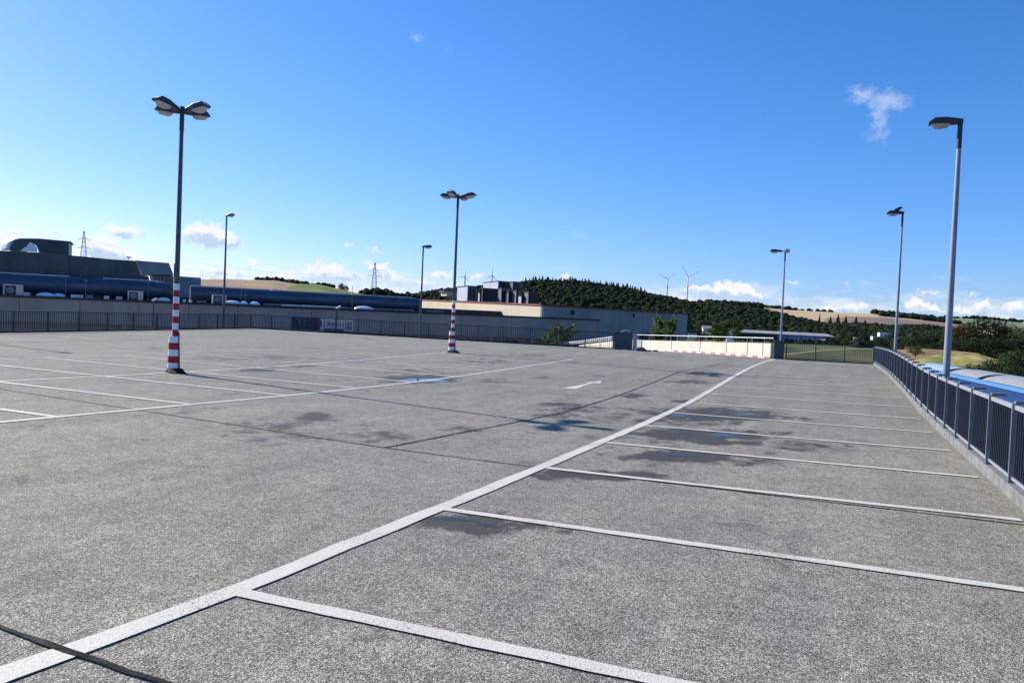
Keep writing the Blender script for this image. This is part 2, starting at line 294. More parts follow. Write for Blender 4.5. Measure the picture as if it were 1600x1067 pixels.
def asphalt(name):
    m = bpy.data.materials.new(name); m.use_nodes = True; t = m.node_tree; b = t.nodes['Principled BSDF']
    g = nn(t, 'ShaderNodeNewGeometry'); P = g.outputs['Position']
    v1 = nn(t, 'ShaderNodeTexVoronoi', i_Scale=150.0); t.links.new(P, v1.inputs['Vector'])
    v2 = nn(t, 'ShaderNodeTexVoronoi', i_Scale=74.0); t.links.new(P, v2.inputs['Vector'])
    n0 = nn(t, 'ShaderNodeTexNoise', i_Scale=24.0, i_Detail=6.0, i_Roughness=.8); t.links.new(P, n0.inputs['Vector'])
    n1 = nn(t, 'ShaderNodeTexNoise', i_Scale=1.1, i_Detail=8.0, i_Roughness=.7); t.links.new(P, n1.inputs['Vector'])
    n2 = nn(t, 'ShaderNodeTexNoise', i_Scale=.12, i_Detail=4.0); t.links.new(P, n2.inputs['Vector'])
    sp_ = nn(t, 'ShaderNodeSeparateColor'); t.links.new(v1.outputs['Color'], sp_.inputs[0])
    sp2 = nn(t, 'ShaderNodeSeparateColor'); t.links.new(v2.outputs['Color'], sp2.inputs[0])
    val = mathn(t, 'ADD', mathn(t, 'MULTIPLY', sp_.outputs[0], .55), mathn(t, 'MULTIPLY', n0.outputs[0], .45))
    val = mathn(t, 'ADD', val, mathn(t, 'MULTIPLY', mathn(t, 'SUBTRACT', sp2.outputs[1], .5), .5))
    c = mixc(t, sstep(t, val, .12, .92), (.205, .191, .155), (.83, .775, .65))
    c = mixc(t, mathn(t, 'MULTIPLY', sstep(t, v1.outputs['Distance'], .30, .62), .8), c, (.04, .038, .035))
    c = mixc(t, 1., c, mixc(t, sstep(t, n1.outputs[0], .25, .75), (.84, .84, .85), (1.1, 1.1, 1.09)), 'MULTIPLY')
    c = mixc(t, 1., c, mixc(t, sstep(t, n2.outputs[0], .3, .7), (.92, .92, .93), (1.07, 1.06, 1.04)), 'MULTIPLY')
    n3 = nn(t, 'ShaderNodeTexNoise', i_Scale=5.5, i_Detail=8.0, i_Roughness=.85); t.links.new(P, n3.inputs['Vector'])
    c = mixc(t, 1., c, mixc(t, sstep(t, n3.outputs[0], .32, .68), (.80, .80, .80), (1.20, 1.20, 1.20)), 'MULTIPLY')
    st = nn(t, 'ShaderNodeTexNoise', i_Scale=1.3, i_Detail=9.0, i_Roughness=.72, i_Distortion=.8); t.links.new(P, st.inputs['Vector'])
    c = mixc(t, sstep(t, st.outputs[0], .58, .68, 0, .55), c, (.06, .058, .056))
    sxn = nn(t, 'ShaderNodeSeparateXYZ'); t.links.new(P, sxn.inputs[0])
    moss = mathn(t, 'MULTIPLY', sstep(t, sxn.outputs[0], 3.6, 5.3), sstep(t, n1.outputs[0], .35, .65))
    c = mixc(t, mathn(t, 'MULTIPLY', moss, .32), c, (.20, .18, .11))
    at = nn(t, 'ShaderNodeAttribute', attribute_name='damp')
    ns = nn(t, 'ShaderNodeTexNoise', i_Scale=2.6, i_Detail=10.0, i_Roughness=.72); mp = nn(t, 'ShaderNodeMapping'); mp.inputs['Scale'].default_value = (1, .8, 1)
    t.links.new(P, mp.inputs[0]); t.links.new(mp.outputs[0], ns.inputs['Vector'])
    dm = sstep(t, mathn(t, 'ADD', at.outputs['Fac'], mathn(t, 'MULTIPLY', mathn(t, 'SUBTRACT', ns.outputs[0], .5), 2.3)), .26, .62)
    dm = mathn(t, 'MULTIPLY', dm, sstep(t, at.outputs['Fac'], .02, .15))
    c = mixc(t, mathn(t, 'MULTIPLY', dm, .84), c, (.028, .026, .024))
    ml = nn(t, 'ShaderNodeMapping'); ml.inputs['Scale'].default_value = (1.5, .10, 1); t.links.new(P, ml.inputs[0])
    nl = nn(t, 'ShaderNodeTexNoise', i_Scale=1.0, i_Detail=5.0, i_Roughness=.65); t.links.new(ml.outputs[0], nl.inputs['Vector'])
    c = mixc(t, 1., c, mixc(t, sstep(t, nl.outputs[0], .35, .65), (.90, .90, .91), (1.06, 1.06, 1.05)), 'MULTIPLY')
    vo = nn(t, 'ShaderNodeTexVoronoi', i_Scale=.42); t.links.new(P, vo.inputs['Vector'])
    od = mathn(t, 'ADD', vo.outputs['Distance'], mathn(t, 'MULTIPLY', n3.outputs[0], .12))
    c = mixc(t, sstep(t, od, .17, .08, 0, .55), c, (.05, .048, .045))
    t.links.new(c, b.inputs['Base Color'])
    t.links.new(mathn(t, 'SUBTRACT', .92, mathn(t, 'MULTIPLY', dm, .22)), b.inputs['Roughness'])
    b.inputs['Specular IOR Level'].default_value = .22
    h = mathn(t, 'SUBTRACT', mathn(t, 'MULTIPLY', n0.outputs[0], .6), mathn(t, 'ADD', v1.outputs['Distance'], mathn(t, 'MULTIPLY', v2.outputs['Distance'], .5)))
    bp = nn(t, 'ShaderNodeBump', i_Strength=.7, i_Distance=.005); t.links.new(h, bp.inputs['Height']); t.links.new(bp.outputs[0], b.inputs['Normal'])
    return m
M_asph = asphalt('weathered_asphalt')
def paint(name, wear):
    m = bpy.data.materials.new(name); m.use_nodes = True; t = m.node_tree; b = t.nodes['Principled BSDF']
    g = nn(t, 'ShaderNodeNewGeometry'); P = g.outputs['Position']
    n = nn(t, 'ShaderNodeTexNoise', i_Scale=38.0, i_Detail=6.0, i_Roughness=.75); t.links.new(P, n.inputs['Vector'])
    n1 = nn(t, 'ShaderNodeTexNoise', i_Scale=1.3, i_Detail=4.0); t.links.new(P, n1.inputs['Vector'])
    v = nn(t, 'ShaderNodeTexVoronoi', i_Scale=95.0); t.links.new(P, v.inputs['Vector'])
    c = mixc(t, sstep(t, n.outputs[0], .3, .7), (.49, .465, .40), (.67, .635, .56))
    w = mathn(t, 'ADD', n.outputs[0], mathn(t, 'MULTIPLY', mathn(t, 'SUBTRACT', n1.outputs[0], .5), .5))
    w = mathn(t, 'ADD', w, mathn(t, 'MULTIPLY', v.outputs['Distance'], .25))
    c = mixc(t, sstep(t, w, .92-wear, 1.02-wear), c, (.17, .165, .16))
    t.links.new(c, b.inputs['Base Color']); b.inputs['Roughness'].default_value = .75
    bp = nn(t, 'ShaderNodeBump', i_Strength=.5, i_Distance=.004); t.links.new(mathn(t, 'SUBTRACT', n.outputs[0], v.outputs['Distance']), bp.inputs['Height']); t.links.new(bp.outputs[0], b.inputs['Normal'])
    return m
M_paint = paint('road_paint', .21); M_paint2 = paint('faded_road_paint', .30); M_paint3 = paint('ghost_road_paint', .44)
dme = strip_grid(); dme.materials.append(M_asph)
deck = bpy.data.objects.new('parking_deck', dme); COL.objects.link(deck); tag(deck, kind='structure', label='grey weathered asphalt rooftop car park deck')
# edge beam and walls below the deck
mb = MB()
for i in range(len(OUT)):
    a, b = OUT[i], OUT[(i+1) % len(OUT)]
    if i == 4 or i == 5: pass
    za, zb = Zd(*a)-.012, Zd(*b)-.012
    mb.add([(a[0], a[1], -7.2), (b[0], b[1], -7.2), (b[0], b[1], zb), (a[0], a[1], za)], [(0, 1, 2, 3)])
mb.build('deck_wall', M_conc, kind='structure', label='concrete side walls of the parking deck')

def ribbon(name, pts, w, m, lift=.004, jag=.004, parent=deck, step=.35, taper=None, **kw):
    P = []
    for a, b in zip(pts[:-1], pts[1:]):
        a, b = np.array(a[:2], float), np.array(b[:2], float); n = max(1, int(np.linalg.norm(b-a)/step))
        P += [a+(b-a)*i/n for i in range(n)]
    P.append(np.array(pts[-1][:2], float)); v = []; f = []
    for i, p in enumerate(P):
        d = P[min(i+1, len(P)-1)]-P[max(i-1, 0)]; d /= np.linalg.norm(d); r = np.array([d[1], -d[0]])
        ww = w if taper is None else w*np.interp(i/(len(P)-1), *taper)
        for s in (-1, 1):
            q = p+r*s*(ww/2+random.uniform(-jag, jag)); v.append((q[0], q[1], Zd(*q)+lift))
        if i: f.append((2*i-2, 2*i-1, 2*i+1, 2*i))
    o = MB().add(v, f).build(name, m, parent, **kw)
    return o
# tar joints (sheet one), paint (sheet two)
for k, (pts, w) in enumerate([([(-11.4, 5.95), (-6.9, 5.52), (-2.18, 5.03), (-.1, 5.0), (4.9, 4.96)], .03), ([(-2.18, 5.03), (-1.78, 10.8), (-1.95, 18), (-2.12, 24.6), (-1.75, 29), (-1.5, 34)], .045), ([(-5.6, 26.1), (-2.09, 24.47), (-.17, 24.7), (4.9, 25.2)], .05),
                              ([(-2.6, -.88), (-.59, -.94), (-.06, -.97), (.54, -.99), (2.2, -1.05)], .032), ([(-5.2, 13.9), (-3.2, 14.4), (-2.0, 14.6)], .03), ([(-30.5, 12.2), (-23.9, 14.6)], .02), ([(-20.4, 20.3), (-16.4, 24.4)], .05), ([(-10.4, 27.5), (-6.2, 25.7)], .04), ([(-12.4, 30.5), (-16, 33)], .06), ([(-8.9, 5.8), (-8.1, 6.6)], .018)]):
    ribbon('tar_joint', pts, w, M_tar, .0105 if k == 3 else .004, w*.22, step=.16, label='thin dark tar-filled joint across the asphalt' if k == 0 else None)
sA = 2.5
ribbon('lane_line', [(-.08, -3.4), (-.08, -1.27), (0, 0), (-.02, 10), (-.12, 20), (-.2, 29), (-.24, 35), (-.21, 42.6)], .155, M_paint, .008, .011, label='long broad white line along the driving lane')
for i in range(0, 17):
    y0 = sA*i+.02; y1 = sA*i+.17
    ribbon('parking_line', [(.07, y0), (4.82, y1)], .115 if i < 7 else .105, M_paint if i < 7 or i % 3 else M_paint2, .0095, .008, step=.2)
ribbon('parking_line', [(-7.2, -1.), (-7.2, 3.4), (-7.15, 15), (-7.12, 27.3)], .13, M_paint, .008, .005, label='long white line along the front of the left bays')
ribbon('parking_line', [(-12.45, 5), (-12.45, 18), (-12.6, 27.5)], .13, M_paint, .008, .005)
ribbon('parking_line', [(-17.85, 5.2), (-17.9, 22.6), (-18.1, 27.5)], .12, M_paint2, .008, .005)
for k in range(-1, 10):
    y = 4.19+2.5*k; m = M_paint if k < 7 else M_paint2
    ribbon('parking_line', [(-12.4, y), (-7.25, y)], .13, m, .0095, .005)
    if k >= 0: ribbon('parking_line', [(-17.8, y), (-12.5, y)], .125, m if k < 4 else M_paint2, .0095, .005)
for k in range(4, 13):
    y = 4.19+2.5*k
    ribbon('parking_line', [(-30.1, y+.2), (-25.4, y)], .10, M_paint3 if k != 5 else M_paint2, .0095, .006)
ribbon('parking_line', [(-21.2, 16.4), (-21.6, 19.9)], .10, M_paint2, .008, .006)
ribbon('parking_line', [(-25.3, 13.5), (-25.4, 24)], .10, M_paint3, .008, .006)
for a, b in (((60, 545), (88, 544)), ((55, 550.3), (70, 549.6))): ribbon('paint_mark', [gnd(*a), gnd(*b)], .16, M_paint3, .008, .01)
# direction arrow
v = [(-3.58, 16.0), (-3.24, 16.0), (-3.37, 18.0), (-3.16, 18.0), (-3.40, 19.0), (-3.66, 18.0), (-3.47, 18.0)]
MB().add([(x, y, Zd(x, y)+.008) for x, y in v], [(0, 1, 2, 6), (5, 6, 2, 3, 4)]).build('lane_arrow', M_paint, deck, label='white straight-ahead arrow painted in the lane')

# puddles: thin sheets of standing water
def water(name, rough, cover):
    m = bpy.data.materials.new(name); m.use_nodes = True; t = m.node_tree; b = t.nodes['Principled BSDF']; g = nn(t, 'ShaderNodeNewGeometry')
    b.inputs['Base Color'].default_value = (.03, .032, .036, 1); b.inputs['Roughness'].default_value = rough; b.inputs['IOR'].default_value = 1.33
    at = nn(t, 'ShaderNodeAttribute', attribute_name='rim'); n = nn(t, 'ShaderNodeTexNoise', i_Scale=3.2, i_Detail=8.0, i_Roughness=.7); t.links.new(g.outputs['Position'], n.inputs['Vector'])
    n2 = nn(t, 'ShaderNodeTexNoise', i_Scale=55.0, i_Detail=4.0, i_Roughness=.8); t.links.new(g.outputs['Position'], n2.inputs['Vector'])
    f = mathn(t, 'ADD', mathn(t, 'ADD', at.outputs['Fac'], mathn(t, 'MULTIPLY', mathn(t, 'SUBTRACT', n.outputs[0], .5), 1.3)), mathn(t, 'MULTIPLY', mathn(t, 'SUBTRACT', n2.outputs[0], .5), .9))
    f = mathn(t, 'MULTIPLY', sstep(t, f, .25, .65), cover); tr = nn(t, 'ShaderNodeBsdfTransparent'); mx = nn(t, 'ShaderNodeMixShader')
    t.links.new(f, mx.inputs[0]); t.links.new(tr.outputs[0], mx.inputs[1]); t.links.new(b.outputs[0], mx.inputs[2]); t.links.new(mx.outputs[0], t.nodes['Material Output'].inputs[0]); return m
wm0 = water('standing_water', .06, .9); wm = water('shallow_water', .1, .48); wm2 = water('water_film', .22, .4)
def puddle(px, py, w, h, m, label, seed, skew=0):
    rr = random.Random(seed); c = gnd(px, py)[:2]; u = gnd(px+w, py+skew)[:2]-c; t = (gnd(px, py+h)[:2]-gnd(px, py-h)[:2])/2; n = 64
    ph = [rr.uniform(0, 6.3) for _ in range(8)]; v = [(c[0], c[1], 0)]
    for i in range(n):
        a = 2*math.pi*i/n; r = 1+.20*math.sin(2*a+ph[0])+.15*math.sin(3*a+ph[1])+.11*math.sin(5*a+ph[2])+.09*math.sin(9*a+ph[3])+.06*math.sin(14*a+ph[4])+.04*math.sin(21*a+ph[5])
        q = c+u*math.cos(a)*r*1.5+t*math.sin(a)*r*1.5; v.append((q[0], q[1], 0))
    z = max(Zd(x, y) for x, y, _ in v[1:])
    z = float(np.mean([Zd(x, y) for x, y, _ in v]))
    v = [(x, y, Zd(x, y)+.0065) for x, y, _ in v]
    o = MB().add(v, [(0, 1+i, 1+(i+1) % n) for i in range(n)], True).build('puddle', m, None, kind='structure', label=label)
    at = o.data.attributes.new('rim', 'FLOAT', 'POINT'); at.data.foreach_set('value', [1.]+[0.]*n); return o
for a in [(660, 594.5, 40, 3.6, wm0, 'bright shallow puddle against the front line of the left bays', 1, -1), (405, 577.5, 24, 1.8, wm2, 'faint puddle on the line right of the striped post', 2, 0), (1062, 649.5, 17, 2.4, wm, 'small puddle touching the broad white line', 3, 0), (1120, 645, 9, 1.2, wm, 'tiny puddle between bays', 4, 0),
          (1163, 648, 20, 2.0, wm, 'narrow puddle in the middle of a bay', 5, 0), (1133, 680, 30, 3.0, wm, 'puddle below a bay line among damp streaks', 6, 1), (1060, 676, 20, 2.0, wm2, 'damp film of water below a bay line', 16, 1), (712, 811, 36, 3.5, wm2, 'thin film of water beside the near bay line', 7, 3), (765, 820, 22, 3, wm2, 'faint damp film at the near bay line', 17, 3),
          (1062, 711, 26, 3.2, wm2, 'dull wet patch beneath a bay line', 8, 1), (988, 617, 16, 1.5, wm2, 'dull wet streak beside the tar joint', 9, 0), (1095, 583.4, 9, .8, wm2, 'small wet spot in the lane far off', 10, 0)]: puddle(*a)

# ------------------------------------------------------------------ fences
def fence(name, pts, spacing, barp, label, mats, h=1.0, kerb=None, cap=None, maxbars=300, bardim=(.01, .034), postdim=(.045, .09), order=None, start=0.):
    rail, barm, postm = mats; root = empty(name, (pts[0][0], pts[0][1], Zd(*pts[0])), label, 'fence'); o0 = Vector(root.location)
    barme = None; cnt = 0; rest = MB(); posts = []; bars = []
    for a, b in zip(pts[:-1], pts[1:]):
        a, b = np.array(a, float), np.array(b, float); L = np.linalg.norm(b-a); d = (b-a)/L; n = max(1, round(L/spacing)); sp = L/n; ang = math.atan2(d[1], d[0])
        for i in range(n+1):
            if i == 0 and posts: continue
            p = a+d*sp*i; posts.append((p, ang))
        for i in range(n):
            p, q = a+d*sp*i, a+d*sp*(i+1); zp, zq = Zd(*p), Zd(*q)
            P_, Q_ = Vector((*p, zp))-o0, Vector((*q, zq))-o0; t = Vector((*d, 0))*postdim[0]*.5
            MB().bar(P_+t+Vector((0, 0, h-.02)), Q_-t+Vector((0, 0, h-.02)), .045, .05).build('top_rail', rail, root)
            MB().bar(P_+t+Vector((0, 0, (kerb or 0)+.06)), Q_-t+Vector((0, 0, (kerb or 0)+.06)), .035, .035).build('bottom_rail', rail, root)
            nb_ = max(1, round(sp/barp)-1)
            for k in range(nb_): 
                u = (k+1)/(nb_+1); bars.append((p+(q-p)*u, zp+(zq-zp)*u, ang))
        if kerb:
            kn = max(1, round(L/(spacing*2))); kl = L/kn
            for i in range(kn):
                p, q = a+d*kl*i, a+d*kl*(i+1); nrm = Vector((-d[1], d[0], 0)); e = Vector((*d, 0))*.008
                P_, Q_ = Vector((*p, Zd(*p)+kerb/2-.02))-o0+e-nrm*.02, Vector((*q, Zd(*q)+kerb/2-.02))-o0-e-nrm*.02
                MB().bar(P_, Q_, .16, kerb+.04+random.uniform(-.006, .006)).build('kerb_block', M_kerb if cap else M_tar, root, bevel=.008)  # tar-black kerbs paint in the shaded foot of the dark fences
    if order: bars.sort(key=lambda s_: order(s_[0]))
    hb = h-.05-((kerb or 0)+.08)
    barme = MB().box((0, 0, hb/2), (bardim[0], bardim[1], hb)).mesh('bar', barm)
    pm = MB().box((0, 0, (h+.02-(kerb or 0))/2), (postdim[0], postdim[1], h+.02-(kerb or 0))).mesh('post', postm)
    cm = MB().box((0, -.06 if cap else 0, 0), (.09, .16, .03)).mesh('post_cap', postm)
    for k, (p, z, ang) in enumerate(bars):
        loc = Vector((*p, z+(kerb or 0)+.08))-o0
        if k < maxbars:
            o = bpy.data.objects.new('bar', barme); COL.objects.link(o); o.parent = root; o.location = loc; o.rotation_euler = (0, 0, ang)
        else: rest.box(loc+Vector((0, 0, hb/2)), (bardim[0], bardim[1], hb), rz=ang)
    if rest.v: rest.build('bar', barm, root, kind='stuff')
    for p, ang in posts:
        o = bpy.data.objects.new('post', pm); COL.objects.link(o); o.parent = root; o.location = Vector((*p, Zd(*p)+(kerb or 0)))-o0; o.rotation_euler = (0, 0, ang)
        if cap:
            c = bpy.data.objects.new('post_cap', cm); COL.objects.link(c); c.parent = o; c.location = (0, 0, h+.036-(kerb or 0))
    return root
Y0 = 6.58-1.4515*3
fence('deck_fence', [(4.99, Y0), (4.99, Y0+1.4515*29)], 1.4515, .112, 'long galvanised bar fence on concrete kerb along the right edge of the deck', (M_galv, M_bar, M_post), 1.0, .135, True, order=lambda p: p[1], postdim=(.035, .09), bardim=(.008, .03))
fence('deck_fence', [FL0, FL1], 1.95, .135, 'dark blue-grey bar fence along the far left edge of the deck', (M_rail_d, M_rail_d, M_rail_d), 1.02, .07, postdim=(.07, .07), bardim=(.03, .02))
fence('deck_fence', [FL1, FL2], 1.80, .125, 'dark bar fence across the back of the deck with advertising banners behind it', (M_rail_d, M_rail_d, M_rail_d), 1.02, .07, postdim=(.07, .07), bardim=(.028, .02))
fence('deck_fence', [(.35, 43.15), (4.95, 45.3)], 1.6, .13, 'short dark see-through fence at the far right end above the meadow', (M_rail_d, M_rail_d, M_rail_d), 1.0, .06, postdim=(.06, .06), bardim=(.012, .012))
# horizontal wires of that short fence
# control box at its left end
t = empty('fence_panel', (-.05, 43.0, Zd(0, 43)), 'narrow dark sheet-metal panel between the cream wall and a lamp pole', 'panel')
MB().box((0, 0, .52), (.5, .06, 1.04), rz=.44).build('sheet', M_rail_d, t, bevel=.01); MB().box((-.24, -.11, .54), (.06, .08, 1.1), rz=.44).build('post', M_rail_d, t); MB().box((.24, .12, .54), (.06, .08, 1.1), rz=.44).build('post', M_rail_d, t)

# gate cabinet at the end of the back fence
p0 = np.array([-9.55, 42.35]); t = empty('metal_gate', (p0[0], p0[1], Zd(*p0)), 'dark blue two-leaf sheet gate closing the end of the back fence', 'gate')
gd = np.array([.93, -.05]); gd /= np.linalg.norm(gd); L = 1.15
for k in range(2):
    c = gd*(L/4+k*L/2)*.985; MB().box((c[0], c[1], .53), (L/2-.015, .04, .98), rz=math.atan2(gd[1], gd[0])).build('leaf', M_rail_d, t, bevel=.006)
MB().box((gd[0]*L/2, gd[1]*L/2, 1.045), (L, .06, .05), rz=math.atan2(gd[1], gd[0])).build('frame', M_rail_d, t)
MB().box((gd[0]*L/2, gd[1]*L/2, .012), (L, .06, .05), rz=math.atan2(gd[1], gd[0])).build('frame', M_rail_d, t)
p1 = p0+gd*(L+.14); t = empty('concrete_pillar', (p1[0], p1[1], Zd(*p1)), 'pale concrete pillar right beside the dark metal gate', 'pillar')
MB().box((0, 0, .5), (.2, .2, 1.0)).build('shaft', M_conc, t, bevel=.01)
h0 = sight(970, 518.5, 49); h1 = sight(982, 516, 49); h2 = sight(984, 523, 49)
MB().tube([h0, (Vector(h0)*.5+Vector(h1)*.5)+Vector((0, 0, .05)), h1, h2], .018, 8).build('handrail_hoop', M_cap, None, label='small white bent tube above the metal gate', cat='handrail')
q = gnd(985, 547); MB().prism([(q[0]-.45, q[1]-.4, Zd(*q[:2])-.02), (q[0]+.75, q[1]-.4, Zd(*q[:2])-.02), (q[0]+.5, q[1]-.1, Zd(*q[:2])+.14), (q[0]-.25, q[1]-.1, Zd(*q[:2])+.14)], (0, .9, 0)).build('concrete_kerb', M_conc, None, bevel=.02, label='low sloped concrete kerb between gate and cream wall', cat='kerb')

# ------------------------------------------------------------------ ramp parapet of cream panels
def onwall(px, A, B):                                       # parameter along A-B under image column px
    r = ray(px, 540); d = np.array(B)-np.array(A); M_ = np.array([[r[0], -d[0]], [r[1], -d[1]]]); return np.linalg.solve(M_, np.array(A)-CAM[:2])[1]
root = empty('parapet_wall', (A_w[0], A_w[1], -.2), 'sunlit cream concrete parapet of tall panels with a thin handrail at the head of the ramp', 'wall'); o0 = Vector(root.location)
cols = [1003, 1049, 1094, 1135, 1168, 1192, 1205]; ts = [onwall(c, A_w, B_w) for c in cols]
dW = B_w-A_w; LW = np.linalg.norm(dW); dw = dW/LW; nW = np.array([dw[1], -dw[0]]) if True else None
if np.dot(nW, CAM[:2]-A_w) < 0: nW = -nW
def wallz(t_, top):
    p = A_w+dW*t_; return Zd(*p) if not top else 0
def ztop(px):
    py = 531.5+(px-1003)*(536.5-531.5)/(1205-1003); r = ray(px, py); t_ = onwall(px, A_w, B_w); p = A_w+dW*t_; D = np.linalg.norm(p-CAM[:2])/np.linalg.norm(r[:2]); return CAM[2]+r[2]*D
for i in range(len(cols)-1):
    a, b = A_w+dW*ts[i]+dw*.03, A_w+dW*ts[i+1]-dw*.03; za, zb = ztop(cols[i]), ztop(cols[i+1])
    b0, b1 = Zd(*a)-.15, Zd(*b)-.15; back = -nW*.18
    MB().prism([Vector((*a, b0))-o0, Vector((*b, b1))-o0, Vector((*b, zb))-o0, Vector((*a, za))-o0], (*back, 0)).build('wall_panel', M_concw, root, bevel=.015)
    c = A_w+dW*ts[i]; MB().box(Vector((*c, (b0+za)/2))-o0+Vector((*(-nW*.1), 0)), (.05, .12, za-b0-.02), rz=math.atan2(dw[1], dw[0])).build('joint_strip', M_brown, root)
za = ztop(1003); zb = ztop(1205); up = Vector((0, 0, 1))
Ra = Vector((*(A_w-dw*1.1), za))-o0-Vector((*nW, 0))*.1; Rb = Vector((*B_w, zb))-o0-Vector((*nW, 0))*.1
MB().tube([Ra+up*.36, Rb+up*.30], .03, 8).build('handrail', M_galv, root)
for px in (1012, 1046, 1056, 1090, 1101, 1131, 1140, 1165, 1173, 1192):
    t_ = onwall(px, A_w, B_w); c = A_w+dW*t_-nW*.1; z = ztop(px); MB().tube([Vector((*c, z))-o0, Vector((*c, z+.33))-o0], .018, 6).build('baluster', M_galv, root)
# red and white strip along the foot
a_, b_s = onwall(1010, A_w, B_w), .995; n = 26
for i in range(n):
    u0, u1 = a_+(b_s-a_)*i/n, a_+(b_s-a_)*(i+1)/n; p, q = A_w+dW*u0+nW*.03, A_w+dW*u1+nW*.03
    if i < 6 and i not in (4,): continue
    MB().bar(Vector((*p, Zd(*p)+.05))-o0, Vector((*q, Zd(*q)+.05))-o0, .03, .10).build('red_band' if i % 2 else 'white_band', M_red2 if False else (mat('faded_red', (.60, .20, .19), .7) if i == 7 else bpy.data.materials.get('faded_red') or M_red) if i % 2 else M_white, root)
# grey return wall at the left end
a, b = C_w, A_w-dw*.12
MB().prism([Vector((*a, -.5))-o0, Vector((*b, -.5))-o0, Vector((*b, za+.02))-o0, Vector((*a, za+.0))-o0], (*(-nW*.15), 0)).build('end_panel', M_conc, root, label='greyer panel at the left end')
q = gnd(1094, 551.7); MB().tube([(q[0]-.45, q[1], q[2]+.05), (q[0]-.15, q[1], q[2]+.08), (q[0]+.15, q[1]+.1, q[2]+.09), (q[0]+.5, q[1], q[2]+.05)], [.03, .08, .09, .03], 8).build('sandbag', M_dark, None, label='dark flattened bag lying at the foot of the cream wall', cat='bag')
q = gnd(1003, 548.6); MB().tube([(q[0]-.35, q[1]-.3, q[2]), (q[0]-.2, q[1]-.3, q[2]+.12), (q[0]+.15, q[1]-.3, q[2]+.12), (q[0]+.4, q[1]-.3, q[2])], [.05, .12, .12, .04], 8).build('rubber_foot', M_bar, None, label='dark rubber block at the left foot of the cream wall', cat='block')
for px in (1014, 1024): q = gnd(px, 549); MB().box((q[0], q[1], q[2]+.04), (.3, .18, .08), rz=.3).build('debris_lump', M_dark, None, label='small dark lump on the asphalt, %s of two before the cream wall' % ('left' if px == 1014 else 'right'), cat='debris')

# descending ramp behind the back fence: bright side walls and rails
root = empty('ramp_parapet', (0, 0, 0), 'white sunlit parapet and rail of the ramp seen through the back fence', 'wall')
w0, w1 = sight(957, 533, 53), sight(905, 539, 66); w2 = sight(820, 545, 80)
MB().prism([w0, w1, w1-Vector((0, 0, 2.2)), w0-Vector((0, 0, 2.2))], Vector((.1, .16, 0))).build('wall_panel', M_concw, root)
MB().tube([sight(957, 526.5, 53), sight(905, 533.5, 66), sight(820, 539.5, 80)], .045, 6).build('handrail', M_cap, root)
MB().tube([sight(957, 530, 53), sight(905, 536, 66), sight(820, 541.5, 80)], .03, 6).build('handrail', M_cap, root)
for px, D in ((952, 54), (938, 57), (922, 61), (905, 66), (885, 69.5), (862, 73.5), (840, 77)):
    tt_ = (957-px)/52; y_ = np.interp(px, [820, 905, 957], [539.5, 533.5, 526.5]); p = sight(px, y_, D); MB().tube([p, p-np.array([0, 0, .9])], .025, 6).build('post', M_cap, root)

# ------------------------------------------------------------------ lamp posts
def luminaire(parent, loc, ang, tilt=.10, s=1.0, cap=True):
    """shell, lens and end cap of one lamp head pointing along +X before the turn"""
    Mx = Matrix.Translation(Vector(loc)) @ Matrix.Rotation(ang, 4, 'Z') @ Matrix.Rotation(-tilt, 4, 'Y') @ Matrix.Scale(s*.9, 4)
    def ring(x, w, z0, z1, b=.04): return [(x, -w, z0), (x, -w, z1-b), (x, -w+b, z1), (x, w-b, z1), (x, w, z1-b), (x, w, z0)]
    secs = [ring(-.06, .075, .0, .12), ring(.12, .10, .0, .145), ring(.34, .15, .0, .165), ring(.60, .155, .0, .16), ring(.72, .13, .0, .05, .02)]
    v = [Mx@Vector(p) for r in secs for p in r]; f = []
    for i in range(len(secs)-1):
        for k in range(6): f.append((i*6+k, i*6+(k+1) % 6, i*6+6+(k+1) % 6, i*6+6+k))
    f += [tuple(range(6))[::-1], tuple(24+k for k in range(6))]
    h = MB().add(v, f).build('lamp_head', M_head, parent)
    def r2(x, w, z): return [(x, -w, z), (x, w, z)]
    L = [(.22, .09, -.002), (.27, .11, -.07), (.40, .125, -.10), (.56, .12, -.095), (.64, .10, -.03), (.67, .09, -.002)]
    v = []; f = []
    for (x, w, z) in L: v += [Mx@Vector((x, -w, -.002)), Mx@Vector((x, -w*.8, z)), Mx@Vector((x, w*.8, z)), Mx@Vector((x, w, -.002))]
    for i in range(len(L)-1):
        for k in range(3): f.append((i*4+k, i*4+k+1, i*4+5+k, i*4+4+k))
    MB().add(v, f, True).build('lens', M_lens, h)
    if cap:
        v = [Mx@Vector(p) for p in [(.605, -.125, .152), (.605, .125, .152), (.735, .115, .052), (.735, -.115, .052), (.60, -.12, .13), (.60, .12, .13), (.715, .11, .04), (.715, -.11, .04)]]
        MB().add(v, [(0, 1, 2, 3), (4, 7, 6, 5), (0, 3, 7, 4), (1, 5, 6, 2), (0, 4, 5, 1), (3, 2, 6, 7)]).build('end_cap', M_headcap, h)
    return h
